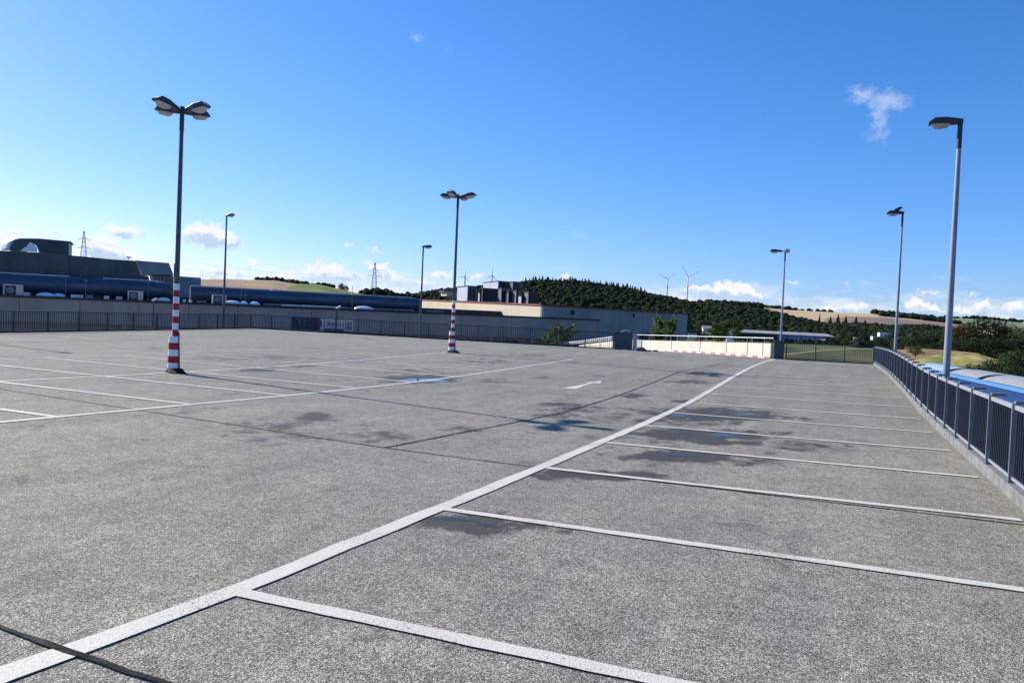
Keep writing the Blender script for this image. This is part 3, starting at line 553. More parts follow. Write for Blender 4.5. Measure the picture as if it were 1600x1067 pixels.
def quad_lamp(foot, top, label):
    x, y = gnd(*foot)[:2]; r_t = ray(*top); Dt = np.linalg.norm(np.array([x, y])-CAM[:2])/np.linalg.norm(r_t[:2]); H_ = CAM[2]+r_t[2]*Dt-Zd(x, y)
    root = empty('lamp_post', (x, y, Zd(x, y)), label, 'lamp post', 'four-armed lamp posts with striped feet')
    H = H_
    MB().tube([(0, 0, .05), (0, 0, 3), (0, 0, H-.02)], [.068, .062, .047], 16).build('pole', M_pole_dark, root)
    MB().tube([(0, 0, H-.55), (0, 0, H+.06)], .056, 16).build('pole_cap', M_head, root)
    MB().box((.0, -.066, 2.62), (.085, .02, .34)).build('access_door', M_pole_dark, root, bevel=.004)
    for k in range(4):
        a = k*math.pi/2
        MB().tube([(math.cos(a)*.05, math.sin(a)*.05, H-.06), (math.cos(a)*.22, math.sin(a)*.22, H-.04)], .032, 8).build('arm', M_head, root)
        luminaire(root, (math.cos(a)*.20, math.sin(a)*.20, H-.09), a, .14, 1.0)
    hb = .168
    for k in range(8):                                      # upper painted bands
        z = .935+k*hb; MB().tube([(0, 0, z+.001), (0, 0, z+hb-.001)], .072, 16, cap=False).build('white_band' if k % 2 else 'red_band', M_white if k % 2 else M_red, root)
    for k in range(5):                                      # wider collar
        z = .085+k*.17; MB().tube([(-.018, -.012, z+.001), (-.018, -.012, z+.169)], [.142-.003*k, .139-.003*k], 18, cap=(k == 4)).build('red_band' if k % 2 else 'white_band', M_red if k % 2 else M_white, root)
    MB().bar((.13, .03, .08), (.085, .02, 1.05), .05, .03, up=(0, 1, 0)).build('edge_strip', M_brown, root)
    mb_ = MB(); n = 18; rings = [(1.25, 0.), (1.12, .05), (1.0, .12)]
    v = []
    for s_, z in rings:
        for i in range(n):
            a = 2*math.pi*i/n; r = .165*s_*(1+.09*math.sin(3*a+1)+.06*math.sin(7*a)); ex = .26*max(0, math.cos(a+.45))**3*(1.25-z*7)
            v.append((math.cos(a)*(r+ex), math.sin(a)*(r+ex), z-.01))
    v.append((0, 0, .13)); f = [(j*n+i, j*n+(i+1) % n, (j+1)*n+(i+1) % n, (j+1)*n+i) for j in range(2) for i in range(n)]+[(2*n+i, 2*n+(i+1) % n, 3*n) for i in range(n)]
    mb_.add(v, f, True).build('tar_collar', M_tar, root)
    return root
quad_lamp((272, 582), (287.5, 171), 'nearer of the two four-headed lamp posts, with red and white bands on its foot')
quad_lamp((706, 551), (713, 306), 'farther four-headed lamp post with red and white bands, before the cream hall')
def single_lamp(x, y, z, H, ang, label, m, tilt=.03, box=False, r=.075, arm=.0):
    root = empty('lamp_post', (x, y, z), label, 'lamp post', 'single-headed lamp posts along the deck edges')
    MB().tube([(0, 0, -.6), (0, 0, H*.45), (0, 0, H-.6), (0, 0, H-.02)], [r*1.02, r*.82, r*.6, r*.58], 16).build('pole', m, root)
    MB().tube([(0, 0, H-.62), (0, 0, H-.03)], r*.66, 16).build('sleeve', M_head, root)
    MB().box((0, 0, -.02), (.3, .3, .03)).build('base_plate', M_galv, root)
    if arm: MB().tube([(0, 0, H-.02), (math.cos(ang)*arm, math.sin(ang)*arm, H)], .03, 8).build('arm', M_head, root)
    luminaire(root, (math.cos(ang)*arm, math.sin(ang)*arm, H-.05), ang, tilt, 1.0, cap=False)
    if box: MB().box((.12, .02, H+.02), (.26, .22, .22)).build('sensor_box', M_headcap, root, bevel=.02)
    return root
def polebase(px_b, py_b, px_t, py_t, X):                    # pole standing at x = X: y from the foot, height from the head
    r = ray(px_b, py_b); P = CAM+r*(X-CAM[0])/r[0]; r2 = ray(px_t, py_t); D = np.linalg.norm(P[:2]-CAM[:2])/np.linalg.norm(r2[:2]); T = CAM+r2*D; return P[0], P[1], T[2]
for (a, X, lab, sc) in (((1478, 590, 1492, 187), 5.45, 'tallest pole at the right, behind the near part of the fence', .082), ((1398, 560, 1404.5, 331), 5.45, 'midway along the right fence with a black bird on its head', .068)):
    x, y, zt = polebase(*a, X); single_lamp(x, y, -.2, zt+.2-.06, math.pi, 'grey lamp post, '+lab, M_pole, .03, r=sc)
    if '1398' in str(a[0]): bird_at = (x, y, zt)
P = sight(1218.5, 560, 47.3); T = sight(1225.5, 393, 47.3); single_lamp(P[0], P[1], .0, T[2]-0, math.pi, 'grey lamp post with a light box, where the cream wall meets the far fence', M_pole, .05, True, .07, .25)
P = sight(352, 512, 53.6); T = sight(362.5, 338, 53.6); single_lamp(P[0]-.2, P[1], .1, T[2]-.1, 0, 'single-headed lamp post behind the left fence before the long duct', M_pole_dark, .12, r=.085)
P = sight(656, 525, 50.5); T = sight(662, 386, 50.5); single_lamp(P[0], P[1], .1, T[2]-.1, 1.1, 'single-headed lamp post behind the back fence, left of the far striped post', M_pole_dark, .12, r=.075)
single_lamp(-31.7, 15.9, -.1, 6.9, 0, 'lamp post on the left edge that throws a thin shadow across the far bays', M_pole_dark, .1)

# crow on the second lamp
bx, by, bz = bird_at; root = empty('crow', (bx-.22, by, bz+.045), 'black crow perched on the lamp head midway along the right fence', 'bird'); 
def blob(secs, n=10):
    secs = [(x*.8, y, z*.62, ry*1.15, rz_*1.3) for (x, y, z, ry, rz_) in secs]
    v = []; f = []
    for (x, y, z, ry, rz_) in secs: v += [(x, y+ry*math.cos(2*math.pi*k/n), z+rz_*math.sin(2*math.pi*k/n)) for k in range(n)]
    for i in range(len(secs)-1):
        for k in range(n): f.append((i*n+k, i*n+(k+1) % n, (i+1)*n+(k+1) % n, (i+1)*n+k))
    f += [tuple(range(n))[::-1], tuple((len(secs)-1)*n+k for k in range(n))]
    return MB().add(v, f, True)
blob([(-.27, 0, -.005, .022, .006), (-.17, 0, .02, .03, .012), (-.08, 0, .06, .05, .035), (0, 0, .10, .07, .06), (.09, 0, .145, .065, .065), (.15, 0, .185, .045, .048), (.19, 0, .21, .035, .036), (.225, 0, .215, .02, .022), (.24, 0, .212, .012, .012), (.285, 0, .2, .003, .003)]).build('body', M_bird, root)
for s_ in (-1, 1):
    MB().tube([(.03, s_*.03, .05), (.035, s_*.03, -.03)], .006, 6).build('leg', M_bird, root)
    blob([(-.24, s_*.02, .02, .008, .01), (-.10, s_*.055, .07, .012, .03), (.05, s_*.072, .12, .012, .045), (.10, s_*.06, .14, .004, .02)], 8).build('wing', M_bird, root)

# ------------------------------------------------------------------ banners on the back fence
def onback(px, off=.1):
    t_ = onwall(px, FL1, FL2); d = (FL2-FL1)/np.linalg.norm(FL2-FL1); n = np.array([-d[1], d[0]]); p = FL1+(FL2-FL1)*t_+n*off; return p
def banner(px0, px1, z0, z1, m, label):
    a, b = onback(px0), onback(px1); za, zb = Zd(*a), Zd(*b); root = empty('banner', (a[0], a[1], za), label, 'banner', 'advertising banners tied to the back fence')
    MB().prism([(0, 0, z0), (b[0]-a[0], b[1]-a[1], zb-za+z0), (b[0]-a[0], b[1]-a[1], zb-za+z1), (0, 0, z1)], (-.001, .012, 0)).build('sheet', m, root)
    return root, math.atan2(b[1]-a[1], b[0]-a[0]), np.linalg.norm(b-a)
def letters(root, ang, s, x, z, size, m, face=-.012):
    cu = bpy.data.curves.new('lettering', 'FONT'); cu.body = s; cu.size = size; cu.extrude = .002; cu.offset = size*.015
    to = bpy.data.objects.new('lettering', cu); COL.objects.link(to); dg = bpy.context.evaluated_depsgraph_get(); dg.update()
    me = bpy.data.meshes.new_from_object(to.evaluated_get(dg)); bpy.data.objects.remove(to); me.materials.clear(); me.materials.append(m)
    o = bpy.data.objects.new('lettering', me); COL.objects.link(o); o.parent = root; o.rotation_euler = (math.pi/2, 0, ang); o.location = (math.cos(ang)*x-math.sin(ang)*face, math.sin(ang)*x+math.cos(ang)*face, z); return o
r_, a_, L_ = banner(453, 497, .12, .98, M_banner_d, 'dark blue and grey banner with faded print and red spots, left of the white ones')
for u_, w_ in ((.1, .16), (.17, .12), (.3, .2), (.38, .14), (.46, .22), (.56, .1), (.63, .18), (.7, .12)):
    MB().box((math.cos(a_)*L_*u_, math.sin(a_)*L_*u_-.014, .62), (w_*.8, .006, .3 if w_ > .13 else .2), rz=a_).build('faded_print', M_navy if w_ < .19 else M_fin, r_)
for k in range(2):
    for z in (.42, .7): MB().tube([Vector((math.cos(a_)*(L_*.84+k*.22), math.sin(a_)*(L_*.84+k*.22)-.014, z)), Vector((math.cos(a_)*(L_*.84+k*.22), math.sin(a_)*(L_*.84+k*.22)-.02, z))], .09, 12).build('red_spot', M_crimson, r_)
r_, a_, L_ = banner(497.5, 503.5, .16, .98, M_banner_w, 'narrow white banner edge beside a blue square')
MB().box((L_*.25, -.012, .62), (L_*.45, .006, .4), rz=a_).build('blue_square', M_banner_b, r_)
r_, a_, L_ = banner(505.5, 534, .30, .98, M_banner_w, 'white banner with dark and crimson lettering tied to the back fence')
letters(r_, a_, 'D', .08, .50, .36, M_navy); letters(r_, a_, 'E-H', .33, .50, .36, M_crimson); letters(r_, a_, 'o', .96, .50, .36, M_crimson); letters(r_, a_, 'rn', 1.2, .50, .36, M_crimson)
r_, a_, L_ = banner(505.5, 534, .08, .295, M_banner_p, 'dark purple banner strip under the lettered white banner')
r_, a_, L_ = banner(535.5, 549, .20, .96, M_banner_w, 'white banner with two outlined emblems, rightmost on the back fence')
for k in range(2):
    cx_ = L_*(.28+.42*k)
    for z in (.42, .7):
        pts_ = [Vector((math.cos(a_)*(cx_+.1*math.cos(t)), math.sin(a_)*(cx_+.1*math.cos(t))-.016, z+.1*math.sin(t))) for t in [2*math.pi*i/10 for i in range(11)]]
        MB().tube(pts_, .022, 5, cap=False).build('emblem', M_navy, r_)

# ------------------------------------------------------------------ terrain
def gz(x, y):
    r = np.hypot(np.asarray(x)-CAM[0], np.asarray(y)-CAM[1]); t = np.clip((r-160)/290, 0, 1); return -7+4*t*t*(3-2*t)
def ground_mat():
    m = bpy.data.materials.new('meadow'); m.use_nodes = True; t = m.node_tree; b = t.nodes['Principled BSDF']; g = nn(t, 'ShaderNodeNewGeometry')
    n1 = nn(t, 'ShaderNodeTexNoise', i_Scale=.03, i_Detail=8.0, i_Roughness=.6); n2 = nn(t, 'ShaderNodeTexNoise', i_Scale=.9, i_Detail=6.0, i_Roughness=.75)
    mp = nn(t, 'ShaderNodeMapping'); mp.inputs['Scale'].default_value = (1, .35, 1); t.links.new(g.outputs['Position'], mp.inputs[0]); t.links.new(mp.outputs[0], n1.inputs['Vector']); t.links.new(g.outputs['Position'], n2.inputs['Vector'])
    c = mixc(t, sstep(t, n1.outputs[0], .35, .65), (.045, .065, .022), (.13, .12, .05)); c = mixc(t, 1., c, mixc(t, n2.outputs[0], (.6, .6, .6), (1.35, 1.35, 1.35)), 'MULTIPLY')
    t.links.new(c, b.inputs['Base Color']); b.inputs['Roughness'].default_value = .95; b.inputs['Specular IOR Level'].default_value = .1; return m
M_meadow = ground_mat()
rad = np.concatenate([[0], np.geomspace(20, 9000, 60)]); NA = 96; v = [(CAM[0], CAM[1], -7.)]; f = []
for r in rad[1:]:
    for k in range(NA): a = 2*math.pi*k/NA; x, y = CAM[0]+r*math.sin(a), CAM[1]+r*math.cos(a); v.append((x, y, float(gz(x, y))))
for k in range(NA): f.append((0, 1+(k+1) % NA, 1+k))
for i in range(len(rad)-2):
    for k in range(NA): a = 1+i*NA; f.append((a+k, a+(k+1) % NA, a+NA+(k+1) % NA, a+NA+k))
MB().add(v, f, True).build('ground', M_meadow, kind='structure')
# pale track across the meadow
def gp(px, D): r = ray(px, 540); p = CAM[:2]+r[:2]*D; return p
v = []; f = []
for i, (px, D) in enumerate([(1150, 225), (1212, 250), (1250, 272), (1290, 305), (1340, 330), (1380, 335)]):
    for s_ in (-1, 1): p = gp(px, D+s_*3.5); v.append((p[0], p[1], float(gz(*p))+.12))
    if i: f.append((2*i-2, 2*i-1, 2*i+1, 2*i))
MB().add(v, f).build('path', mat('dry_track', (.30, .25, .16), .95), kind='structure', label='pale dirt track across the meadow')

def fieldmat(name, a, b, sc=.05, stretch=(1, 1, 1), stripes=None, hi=.65):
    m = bpy.data.materials.new(name); m.use_nodes = True; t = m.node_tree; p = t.nodes['Principled BSDF']; g = nn(t, 'ShaderNodeNewGeometry')
    mp = nn(t, 'ShaderNodeMapping'); mp.inputs['Scale'].default_value = stretch; mp.inputs['Rotation'].default_value = (0, 0, .6); t.links.new(g.outputs['Position'], mp.inputs[0])
    n = nn(t, 'ShaderNodeTexNoise', i_Scale=sc, i_Detail=9.0, i_Roughness=.68); t.links.new(mp.outputs[0], n.inputs['Vector'])
    c = mixc(t, sstep(t, n.outputs[0], .35, hi), a, b); t.links.new(c, p.inputs['Base Color']); p.inputs['Roughness'].default_value = .95; p.inputs['Specular IOR Level'].default_value = .1; return m
def ridge(name, crest, foot, m, label, back=1.5, seed=0, rough=0., rows=22, step=10, basez=None, easep=1.0, colfn=None):
    pxs = np.arange(crest[0][0], crest[-1][0]+.1, step); cy_ = np.interp(pxs, [c[0] for c in crest], [c[1] for c in crest]); cD = np.interp(pxs, [c[0] for c in crest], [c[2] for c in crest]); fD = np.interp(pxs, [c[0] for c in foot], [c[1] for c in foot])
    v = []; f = []; n = len(pxs); rg = np.random.default_rng(seed); G = np.zeros((rows+6, n, 3))
    for i, px in enumerate(pxs):
        r = ray(px, cy_[i]); top = CAM[2]+r[2]*cD[i]; h = np.hypot(r[0], r[1])
        for j in range(rows+6):
            if j < rows: t_ = j/(rows-1); D = fD[i]+(cD[i]-fD[i])*t_; e = (math.sin(math.pi*(t_-.5))/2+.5)*easep+t_*(1-easep)
            else: u = (j-rows+1)/6; D = cD[i]*(1+(back-1)*u); e = 1-(u*u*(3-2*u))
            x, y = CAM[0]+r[0]*D, CAM[1]+r[1]*D; b0 = float(gz(x, y))-.6 if basez is None else basez; G[j, i] = (x, y, b0+(top-b0)*e)
    if rough: G[1:rows-1, :, 2] += rg.normal(0, rough, (rows-2, n))
    v = G.reshape(-1, 3).tolist()
    for j in range(rows+5):
        for i in range(n-1): a = j*n+i; f.append((a, a+1, a+n+1, a+n))
    o = MB().add(v, f, True).build(name, m, kind='structure', label=label); return o, G[:rows]
# left hill with stubble and grass
_, _ = ridge('hill', [(60, 452, 520), (180, 446, 520), (300, 438.5, 520), (360, 438, 520), (430, 440, 520), (470, 446, 520), (520, 455, 520), (560, 462, 520)], [(60, 160), (560, 200)], fieldmat('stubble', (.24, .17, .11), (.36, .27, .17), .02), 'brown stubble hill behind the ducts at the left')
_, Gg = ridge('hill', [(380, 462, 470), (430, 452, 470), (465, 444.5, 470), (500, 446, 470), (540, 455, 470), (575, 462, 470), (620, 470, 470)], [(380, 200), (620, 220)], fieldmat('pasture', (.10, .13, .03), (.20, .21, .06), .03), 'green pasture shoulder of the left hill')
M_floor = fieldmat('forest_floor', (.018, .026, .010), (.035, .045, .018), .02)
WC = [(560, 473.0, 700), (610, 473.0, 800), (640, 471.0, 880), (670, 464.0, 950), (700, 460.0, 980), (750, 456.0, 1000), (800, 450.0, 1000), (850, 447.0, 1000), (900, 448.0, 1000), (950, 455.0, 1000), (980, 459.0, 1000), (1010, 467.0, 980), (1050, 474.0, 960), (1080, 481.0, 940), (1110, 482.0, 940), (1140, 485.0, 930), (1180, 490.0, 920), (1215, 497.5, 900), (1250, 506.0, 880), (1290, 515.0, 850), (1340, 514.0, 900), (1400, 517.0, 950), (1450, 516.0, 950), (1500, 525.0, 900), (1560, 536.0, 850), (1640, 543.0, 800), (1720, 546.0, 800)]
_, GW = ridge('hill', WC, [(560, 420), (800, 470), (1100, 480), (1300, 500), (1720, 420)], M_floor, 'long wooded hill behind the halls', seed=3, back=1.25)
_, _ = ridge('hill', [(1080, 476, 1500), (1130, 474, 1600), (1190, 481, 1700), (1235, 485, 1700), (1300, 488.5, 1700), (1360, 490.5, 1700), (1450, 500, 1650), (1500, 507, 1600), (1560, 512, 1600)], [(1080, 1000), (1560, 1000)], fieldmat('tan_field', (.46, .33, .20), (.56, .41, .25), .006), 'tan harvested field on the far hill')
_, _ = ridge('hill', [(1290, 497, 1400), (1330, 495, 1430), (1380, 496, 1450), (1450, 502.5, 1450), (1500, 508, 1450)], [(1290, 1000), (1500, 1000)], fieldmat('plough', (.21, .155, .125), (.27, .20, .155), .006), 'brown ploughed strip below the tan field')
_, GF = ridge('hill', [(1400, 503, 2600), (1440, 499, 2700), (1500, 498, 2800), (1540, 499.5, 2800), (1600, 505, 2700), (1700, 508, 2700), (1850, 512, 2700)], [(1400, 1700), (1850, 1700)], fieldmat('far_green', (.15, .20, .10), (.24, .27, .15), .003), 'distant green farmland at the right')
# near mounds beyond the blue building
_, GM = ridge('mound', [(1395, 572, 150), (1420, 566, 165), (1450, 557, 180), (1480, 551.5, 190), (1500, 550, 190), (1530, 553, 185), (1560, 562, 175), (1590, 575, 160), (1620, 590, 150)], [(1395, 110), (1620, 105)], fieldmat('rough_grass', (.12, .15, .03), (.40, .32, .13), .22, (1, .4, 1)), 'yellow-green rough grass mound beyond the blue building', rough=.06, step=5)
_, _ = ridge('mound', [(1385, 552, 240), (1400, 547, 240), (1440, 544.5, 240), (1480, 547, 240), (1530, 552, 240)], [(1385, 222), (1530, 215)], fieldmat('brown_stubble', (.22, .14, .08), (.36, .24, .14), .15), 'brown stubble strip behind the grass mound', step=5)

# ------------------------------------------------------------------ distant woods as one mass, plus single trees in front
def ico(sub):
    bm = bmesh.new(); bmesh.ops.create_icosphere(bm, subdivisions=sub, radius=1); bm.verts.ensure_lookup_table(); V_ = np.array([v.co[:] for v in bm.verts]); F_ = np.array([[v.index for v in f.verts] for f in bm.faces]); bm.free(); return V_, F_
IV, IF = ico(2); IVn, IFn = ico(1)
def wood(name, pts, size, m, seed, conif=0., label=None):
    rg = np.random.default_rng(seed); vs = []; fs = []; n0 = 0
    for (x, y, z) in pts:
        s_ = size*rg.uniform(.65, 1.3)
        if rg.random() < conif:
            k = 7; hgt = s_*2.6; R0 = s_*.62; T = []
            for L_ in range(3):
                zz = z+hgt*(.05+.27*L_); rr = R0*(1-.27*L_); a0 = rg.uniform(0, 6)
                T += [(x+rr*math.cos(a0+2*math.pi*q/k)*rg.uniform(.8, 1.2), y+rr*math.sin(a0+2*math.pi*q/k)*rg.uniform(.8, 1.2), zz) for q in range(k)]+[(x, y, min(z+hgt, zz+hgt*.5))]
            vs.append(np.array(T)); fs += [(n0+L_*(k+1)+q, n0+L_*(k+1)+(q+1) % k, n0+L_*(k+1)+k) for L_ in range(3) for q in range(k)]; n0 += len(T)
        else:
            P_ = IV*(1+rg.normal(0, .11, (len(IV), 1))); P_ = P_*np.array([s_*rg.uniform(.8, 1.1), s_*rg.uniform(.8, 1.1), s_*rg.uniform(.8, 1.15)]); vs.append(P_+np.array([x, y, z+s_*.6])); fs += (IF+n0).tolist(); n0 += len(IV)
    me = bpy.data.meshes.new(name); me.from_pydata(np.concatenate(vs).tolist(), [], [tuple(q) for q in fs]); me.materials.append(m)
    o = bpy.data.objects.new(name, me); COL.objects.link(o); return tag(o, kind='stuff', label=label)
def woodmat(name, cols):
    m = bpy.data.materials.new(name); m.use_nodes = True; t = m.node_tree; p = t.nodes['Principled BSDF']; g = nn(t, 'ShaderNodeNewGeometry')
    n = nn(t, 'ShaderNodeTexNoise', i_Scale=.55, i_Detail=5.0, i_Roughness=.7); t.links.new(g.outputs['Position'], n.inputs['Vector'])
    n2 = nn(t, 'ShaderNodeTexNoise', i_Scale=.012, i_Detail=3.0); t.links.new(g.outputs['Position'], n2.inputs['Vector'])
    c = mixc(t, g.outputs['Random Per Island'], cols[0], cols[1]); c = mixc(t, mathn(t, 'MULTIPLY', sstep(t, n2.outputs[0], .52, .68), .7), c, cols[2])
    c = mixc(t, 1., c, mixc(t, sstep(t, n.outputs[0], .3, .7), (.55, .55, .55), (1.4, 1.4, 1.4)), 'MULTIPLY')
    t.links.new(c, p.inputs['Base Color']); p.inputs['Roughness'].default_value = .9; p.inputs['Specular IOR Level'].default_value = .05
    bp = nn(t, 'ShaderNodeBump', i_Strength=1.0, i_Distance=1.2); t.links.new(n.outputs[0], bp.inputs['Height']); t.links.new(bp.outputs[0], p.inputs['Normal']); return m
M_wood = woodmat('mixed_wood', [(.011, .019, .008), (.027, .039, .015), (.044, .033, .018)]); M_woodf = woodmat('far_wood', [(.015, .024, .018), (.03, .042, .028), (.035, .04, .025)])
def on(G, i, j):                                            # bilinear point of a ridge grid
    a, b = int(i), int(j); a = min(a, G.shape[0]-2); b = min(b, G.shape[1]-2); u, w = i-a, j-b
    return G[a, b]*(1-u)*(1-w)+G[a+1, b]*u*(1-w)+G[a, b+1]*(1-u)*w+G[a+1, b+1]*u*w
pts = []; nr, nc = GW.shape[:2]
for _ in range(11500):
    i = (nr-1)*rng.random()**.62; j = rng.random()*(nc-1.01); pts.append(on(GW, i, j))
wood('woodland', pts, 3.6, M_wood, 1, .0, 'dense mixed woodland covering the long hill')
pts = []
for _ in range(110):
    px = rng.uniform(820, 1010); j = (px-560)/10; i = nr-1-abs(rng.normal(0, .5)); pts.append(on(GW, max(0, i), j)+np.array([0, 0, 3.0+rng.random()*1.5]))
for _ in range(60): px = rng.uniform(560, 780); pts.append(on(GW, nr-1.2, (px-560)/10))
for _ in range(26): px = rng.uniform(1285, 1350); pts.append(on(GW, nr-1-rng.random()*2, (px-560)/10))
wood('conifer_wood', pts, 3.0, M_wood, 2, 1., 'dark spruces along the crest of the wooded hill')
# far tree clumps
def clump(name, lst, size, seed, m, label):
    pts = []; rg = np.random.default_rng(seed)
    for (x0, y0, x1, y1, D, n) in lst:
        for _ in range(n): u = rg.random(); pts.append(sight(x0+(x1-x0)*u, y0+(y1-y0)*u+rg.uniform(-.5, 1.5), D+rg.uniform(-30, 30)))
    wood(name, pts, size, m, seed, 0, label)
clump('tree_belt', [(1075, 477, 1120, 474, 1480, 30), (1118, 475, 1192, 480, 1560, 150), (1190, 482, 1240, 486, 1650, 60), (1240, 487, 1300, 489, 1690, 30), (1363, 490, 1460, 499, 1640, 260), (1375, 493, 1480, 504, 1560, 260), (1440, 500, 1500, 508, 1540, 160)], 4.6, 5, M_woodf, 'belt of dark trees along the far hilltop')
clump('tree_belt', [(1505, 498.5, 1545, 499.5, 2760, 70), (1545, 501, 1640, 505, 2700, 70), (1440, 500, 1500, 498, 2740, 40)], 6.5, 6, M_woodf, 'distant hedges and copses on the green farmland')
clump('hedge', [(400, 439, 440, 441, 515, 50), (420, 440, 470, 445, 512, 110), (470, 446, 520, 450, 505, 60)], 1.5, 8, M_wood, 'dark hedge along the top of the left hill')
clump('tree_belt', [(565, 463, 618, 466, 600, 60), (572, 461, 605, 461, 600, 40), (612, 468, 660, 468, 640, 40)], 3.0, 9, M_wood, 'low dark trees left of the wooded hill')
clump('hedge', [(1205, 539, 1370, 544, 400, 260), (1330, 545, 1400, 546, 380, 80), (1075, 535, 1210, 539, 420, 120)], 1.7, 10, M_wood, 'dark hedge along the far side of the meadow')

def tree_meshes(seed, H, Wd, leaf, n, lm, trunk_r, open_=.0, kind='round'):
    rg = np.random.default_rng(seed); vs = np.zeros((n*4, 3)); k = 0; nb_ = 26 if kind != 'conifer' else 0
    cl = []
    if kind == 'round':
        for _ in range(nb_):
            a = rg.uniform(0, 2*math.pi); zz = rg.uniform(.22, .93); prof = math.sin(math.pi*min(1, max(.05, (zz-.1)/.95)))**.6; rr = Wd/2*prof*rg.uniform(.35, .85); cl.append((rr*math.cos(a), rr*math.sin(a), zz*H, rg.uniform(.16, .27)*min(Wd, H)))
    c0 = np.array(cl) if cl else None; P_ = np.zeros((n, 3))
    for q in range(n):
        if kind == 'conifer':
            zz = rg.random()**1.3; rr = Wd/2*(1-zz)*rg.uniform(.5, 1)**.5*(1+.25*math.sin(zz*40)); a = rg.uniform(0, 6.283); P_[q] = (rr*math.cos(a), rr*math.sin(a), H*(.08+.92*zz))
        else:
            c = c0[rg.integers(len(c0))]; d = rg.normal(size=3); d /= np.linalg.norm(d); P_[q] = c[:3]+d*c[3]*rg.uniform(.55, 1.08)*np.array([1, 1, .8])
    A = rg.normal(size=(n, 3)); A /= np.linalg.norm(A, axis=1)[:, None]; Bv = np.cross(A, rg.normal(size=(n, 3))); Bv /= np.linalg.norm(Bv, axis=1)[:, None]; s_ = leaf*rg.uniform(.6, 1.4, (n, 1))
    V_ = np.stack([P_-A*s_, P_-Bv*s_*.6, P_+A*s_, P_+Bv*s_*.6], 1).reshape(-1, 3); F_ = np.arange(n*4).reshape(-1, 4)
    me = bpy.data.meshes.new('crown'); me.from_pydata(V_.tolist(), [], F_.tolist()); me.materials.append(lm)
    tb = MB(); tb.tube([(0, 0, -.5), (0, 0, H*.3), (H*.01, 0, H*.6), (0, 0, H*.9)], [trunk_r*1.3, trunk_r, trunk_r*.6, trunk_r*.12], 8)
    if kind == 'round':
        for c in cl[:12]: tb.tube([(0, 0, max(.15*H, c[2]*.5)), (c[0]*.5, c[1]*.5, c[2]*.75), c[:3]], [trunk_r*.4, trunk_r*.25, trunk_r*.06], 5)
    return me, tb.mesh('trunk', M_bark)
TV = {}
for nm, lm, kd, seeds in (('dark', L_dark, 'round', (1, 2, 3)), ('mid', L_mid, 'round', (4, 5)), ('rust', L_rust, 'round', (6, 7)), ('con', L_con, 'conifer', (8,))):
    TV[nm] = [tree_meshes(sd, 10., 9. if kd == 'round' else 5., .24, 3200, lm, .22, kind=kd) for sd in seeds]
def tree(px, ytop, D, wpx, kind, label, group=None, base=None, name='tree', cat='tree', vi=None):
    top = sight(px, ytop, D); z0 = float(gz(top[0], top[1])) if base is None else base; H = top[2]-z0; wd = wpx*D/FPX
    v_ = TV[kind][random.randrange(len(TV[kind])) if vi is None else vi]; ref = 9. if kind != 'con' else 5.
    r_ = empty(name, (top[0], top[1], z0), label, cat, group, rz=random.uniform(0, 6.28))
    for me_, nme in ((v_[0], 'crown'), (v_[1], 'trunk')):
        o = bpy.data.objects.new(nme, me_); COL.objects.link(o); o.parent = r_; o.scale = (wd/ref, wd/ref, H/10.)
    return r_
gR = 'dark trees beyond the grass mound'
tr = [(1388, 524, 330, 44, 'dark', 'dark tree just left of the midway lamp post foot'), (1412, 527, 320, 46, 'mid', 'low green tree just right of the midway lamp pole'), (1440, 527, 300, 52, 'dark', 'dark round tree left of the big right lamp pole'), (1468, 519, 300, 54, 'dark', 'dark tree directly behind the big right lamp pole'),
      (1496, 513, 290, 48, 'mid', 'green-brown tree right of the big lamp pole'), (1515, 507, 285, 52, 'rust', 'tree with rust-red autumn leaves, the reddest in the right wood'), (1548, 501, 275, 70, 'dark', 'tallest broad dark tree of the right wood, rising above the skyline'), (1578, 512, 270, 52, 'rust', 'rust-tinged tree right of the tallest dark one'),
      (1604, 515, 262, 60, 'mid', 'green tree cut by the right edge of the picture'), (1640, 510, 262, 70, 'dark', 'dark tree just outside the right edge'), (1590, 524, 245, 56, 'dark', 'dark tree at the right edge, before the rust-tinged one'), (1560, 530, 240, 54, 'dark', 'dark tree below the tallest one, in front of it'),
      (1528, 530, 245, 52, 'dark', 'dark tree in front of the rust-red one'), (1500, 533, 250, 46, 'dark', 'dark tree at the upper edge of the grass mound'), (1472, 534, 265, 46, 'dark', 'dark tree low behind the big lamp pole'), (1448, 537, 275, 40, 'dark', 'small dark tree left of the grass mound crest')]
for a in tr: tree(*a[:5], a[5], gR)
tree(1431, 541, 205, 26, 'mid', 'single round bush on the brown stubble', base=sight(1431, 558, 205)[2], name='bush', cat='bush')
for a in [(1500, 588, 116, 26, 'dark', 'small dark shrub at the left foot of the shrub row behind the blue roof'), (1522, 571, 125, 36, 'dark', 'dark shrub behind the near vault, left in the shrub row'), (1548, 564, 122, 40, 'dark', 'dark shrub on the right slope of the grass mound'), (1578, 552, 125, 46, 'mid', 'tall green shrub in the shrub row near the right edge'), (1602, 548, 120, 46, 'dark', 'dark shrub cut by the right edge'), (1625, 546, 120, 50, 'dark', 'dark shrub just beyond the right edge'), (1565, 574, 112, 36, 'dark', 'low dark shrub in front of the tall green one'), (1592, 574, 108, 38, 'dark', 'low dark shrub at the bottom right of the row')]:
    tree(*a[:5], a[5], 'shrubs between mound and blue building', name='shrub', cat='shrub')
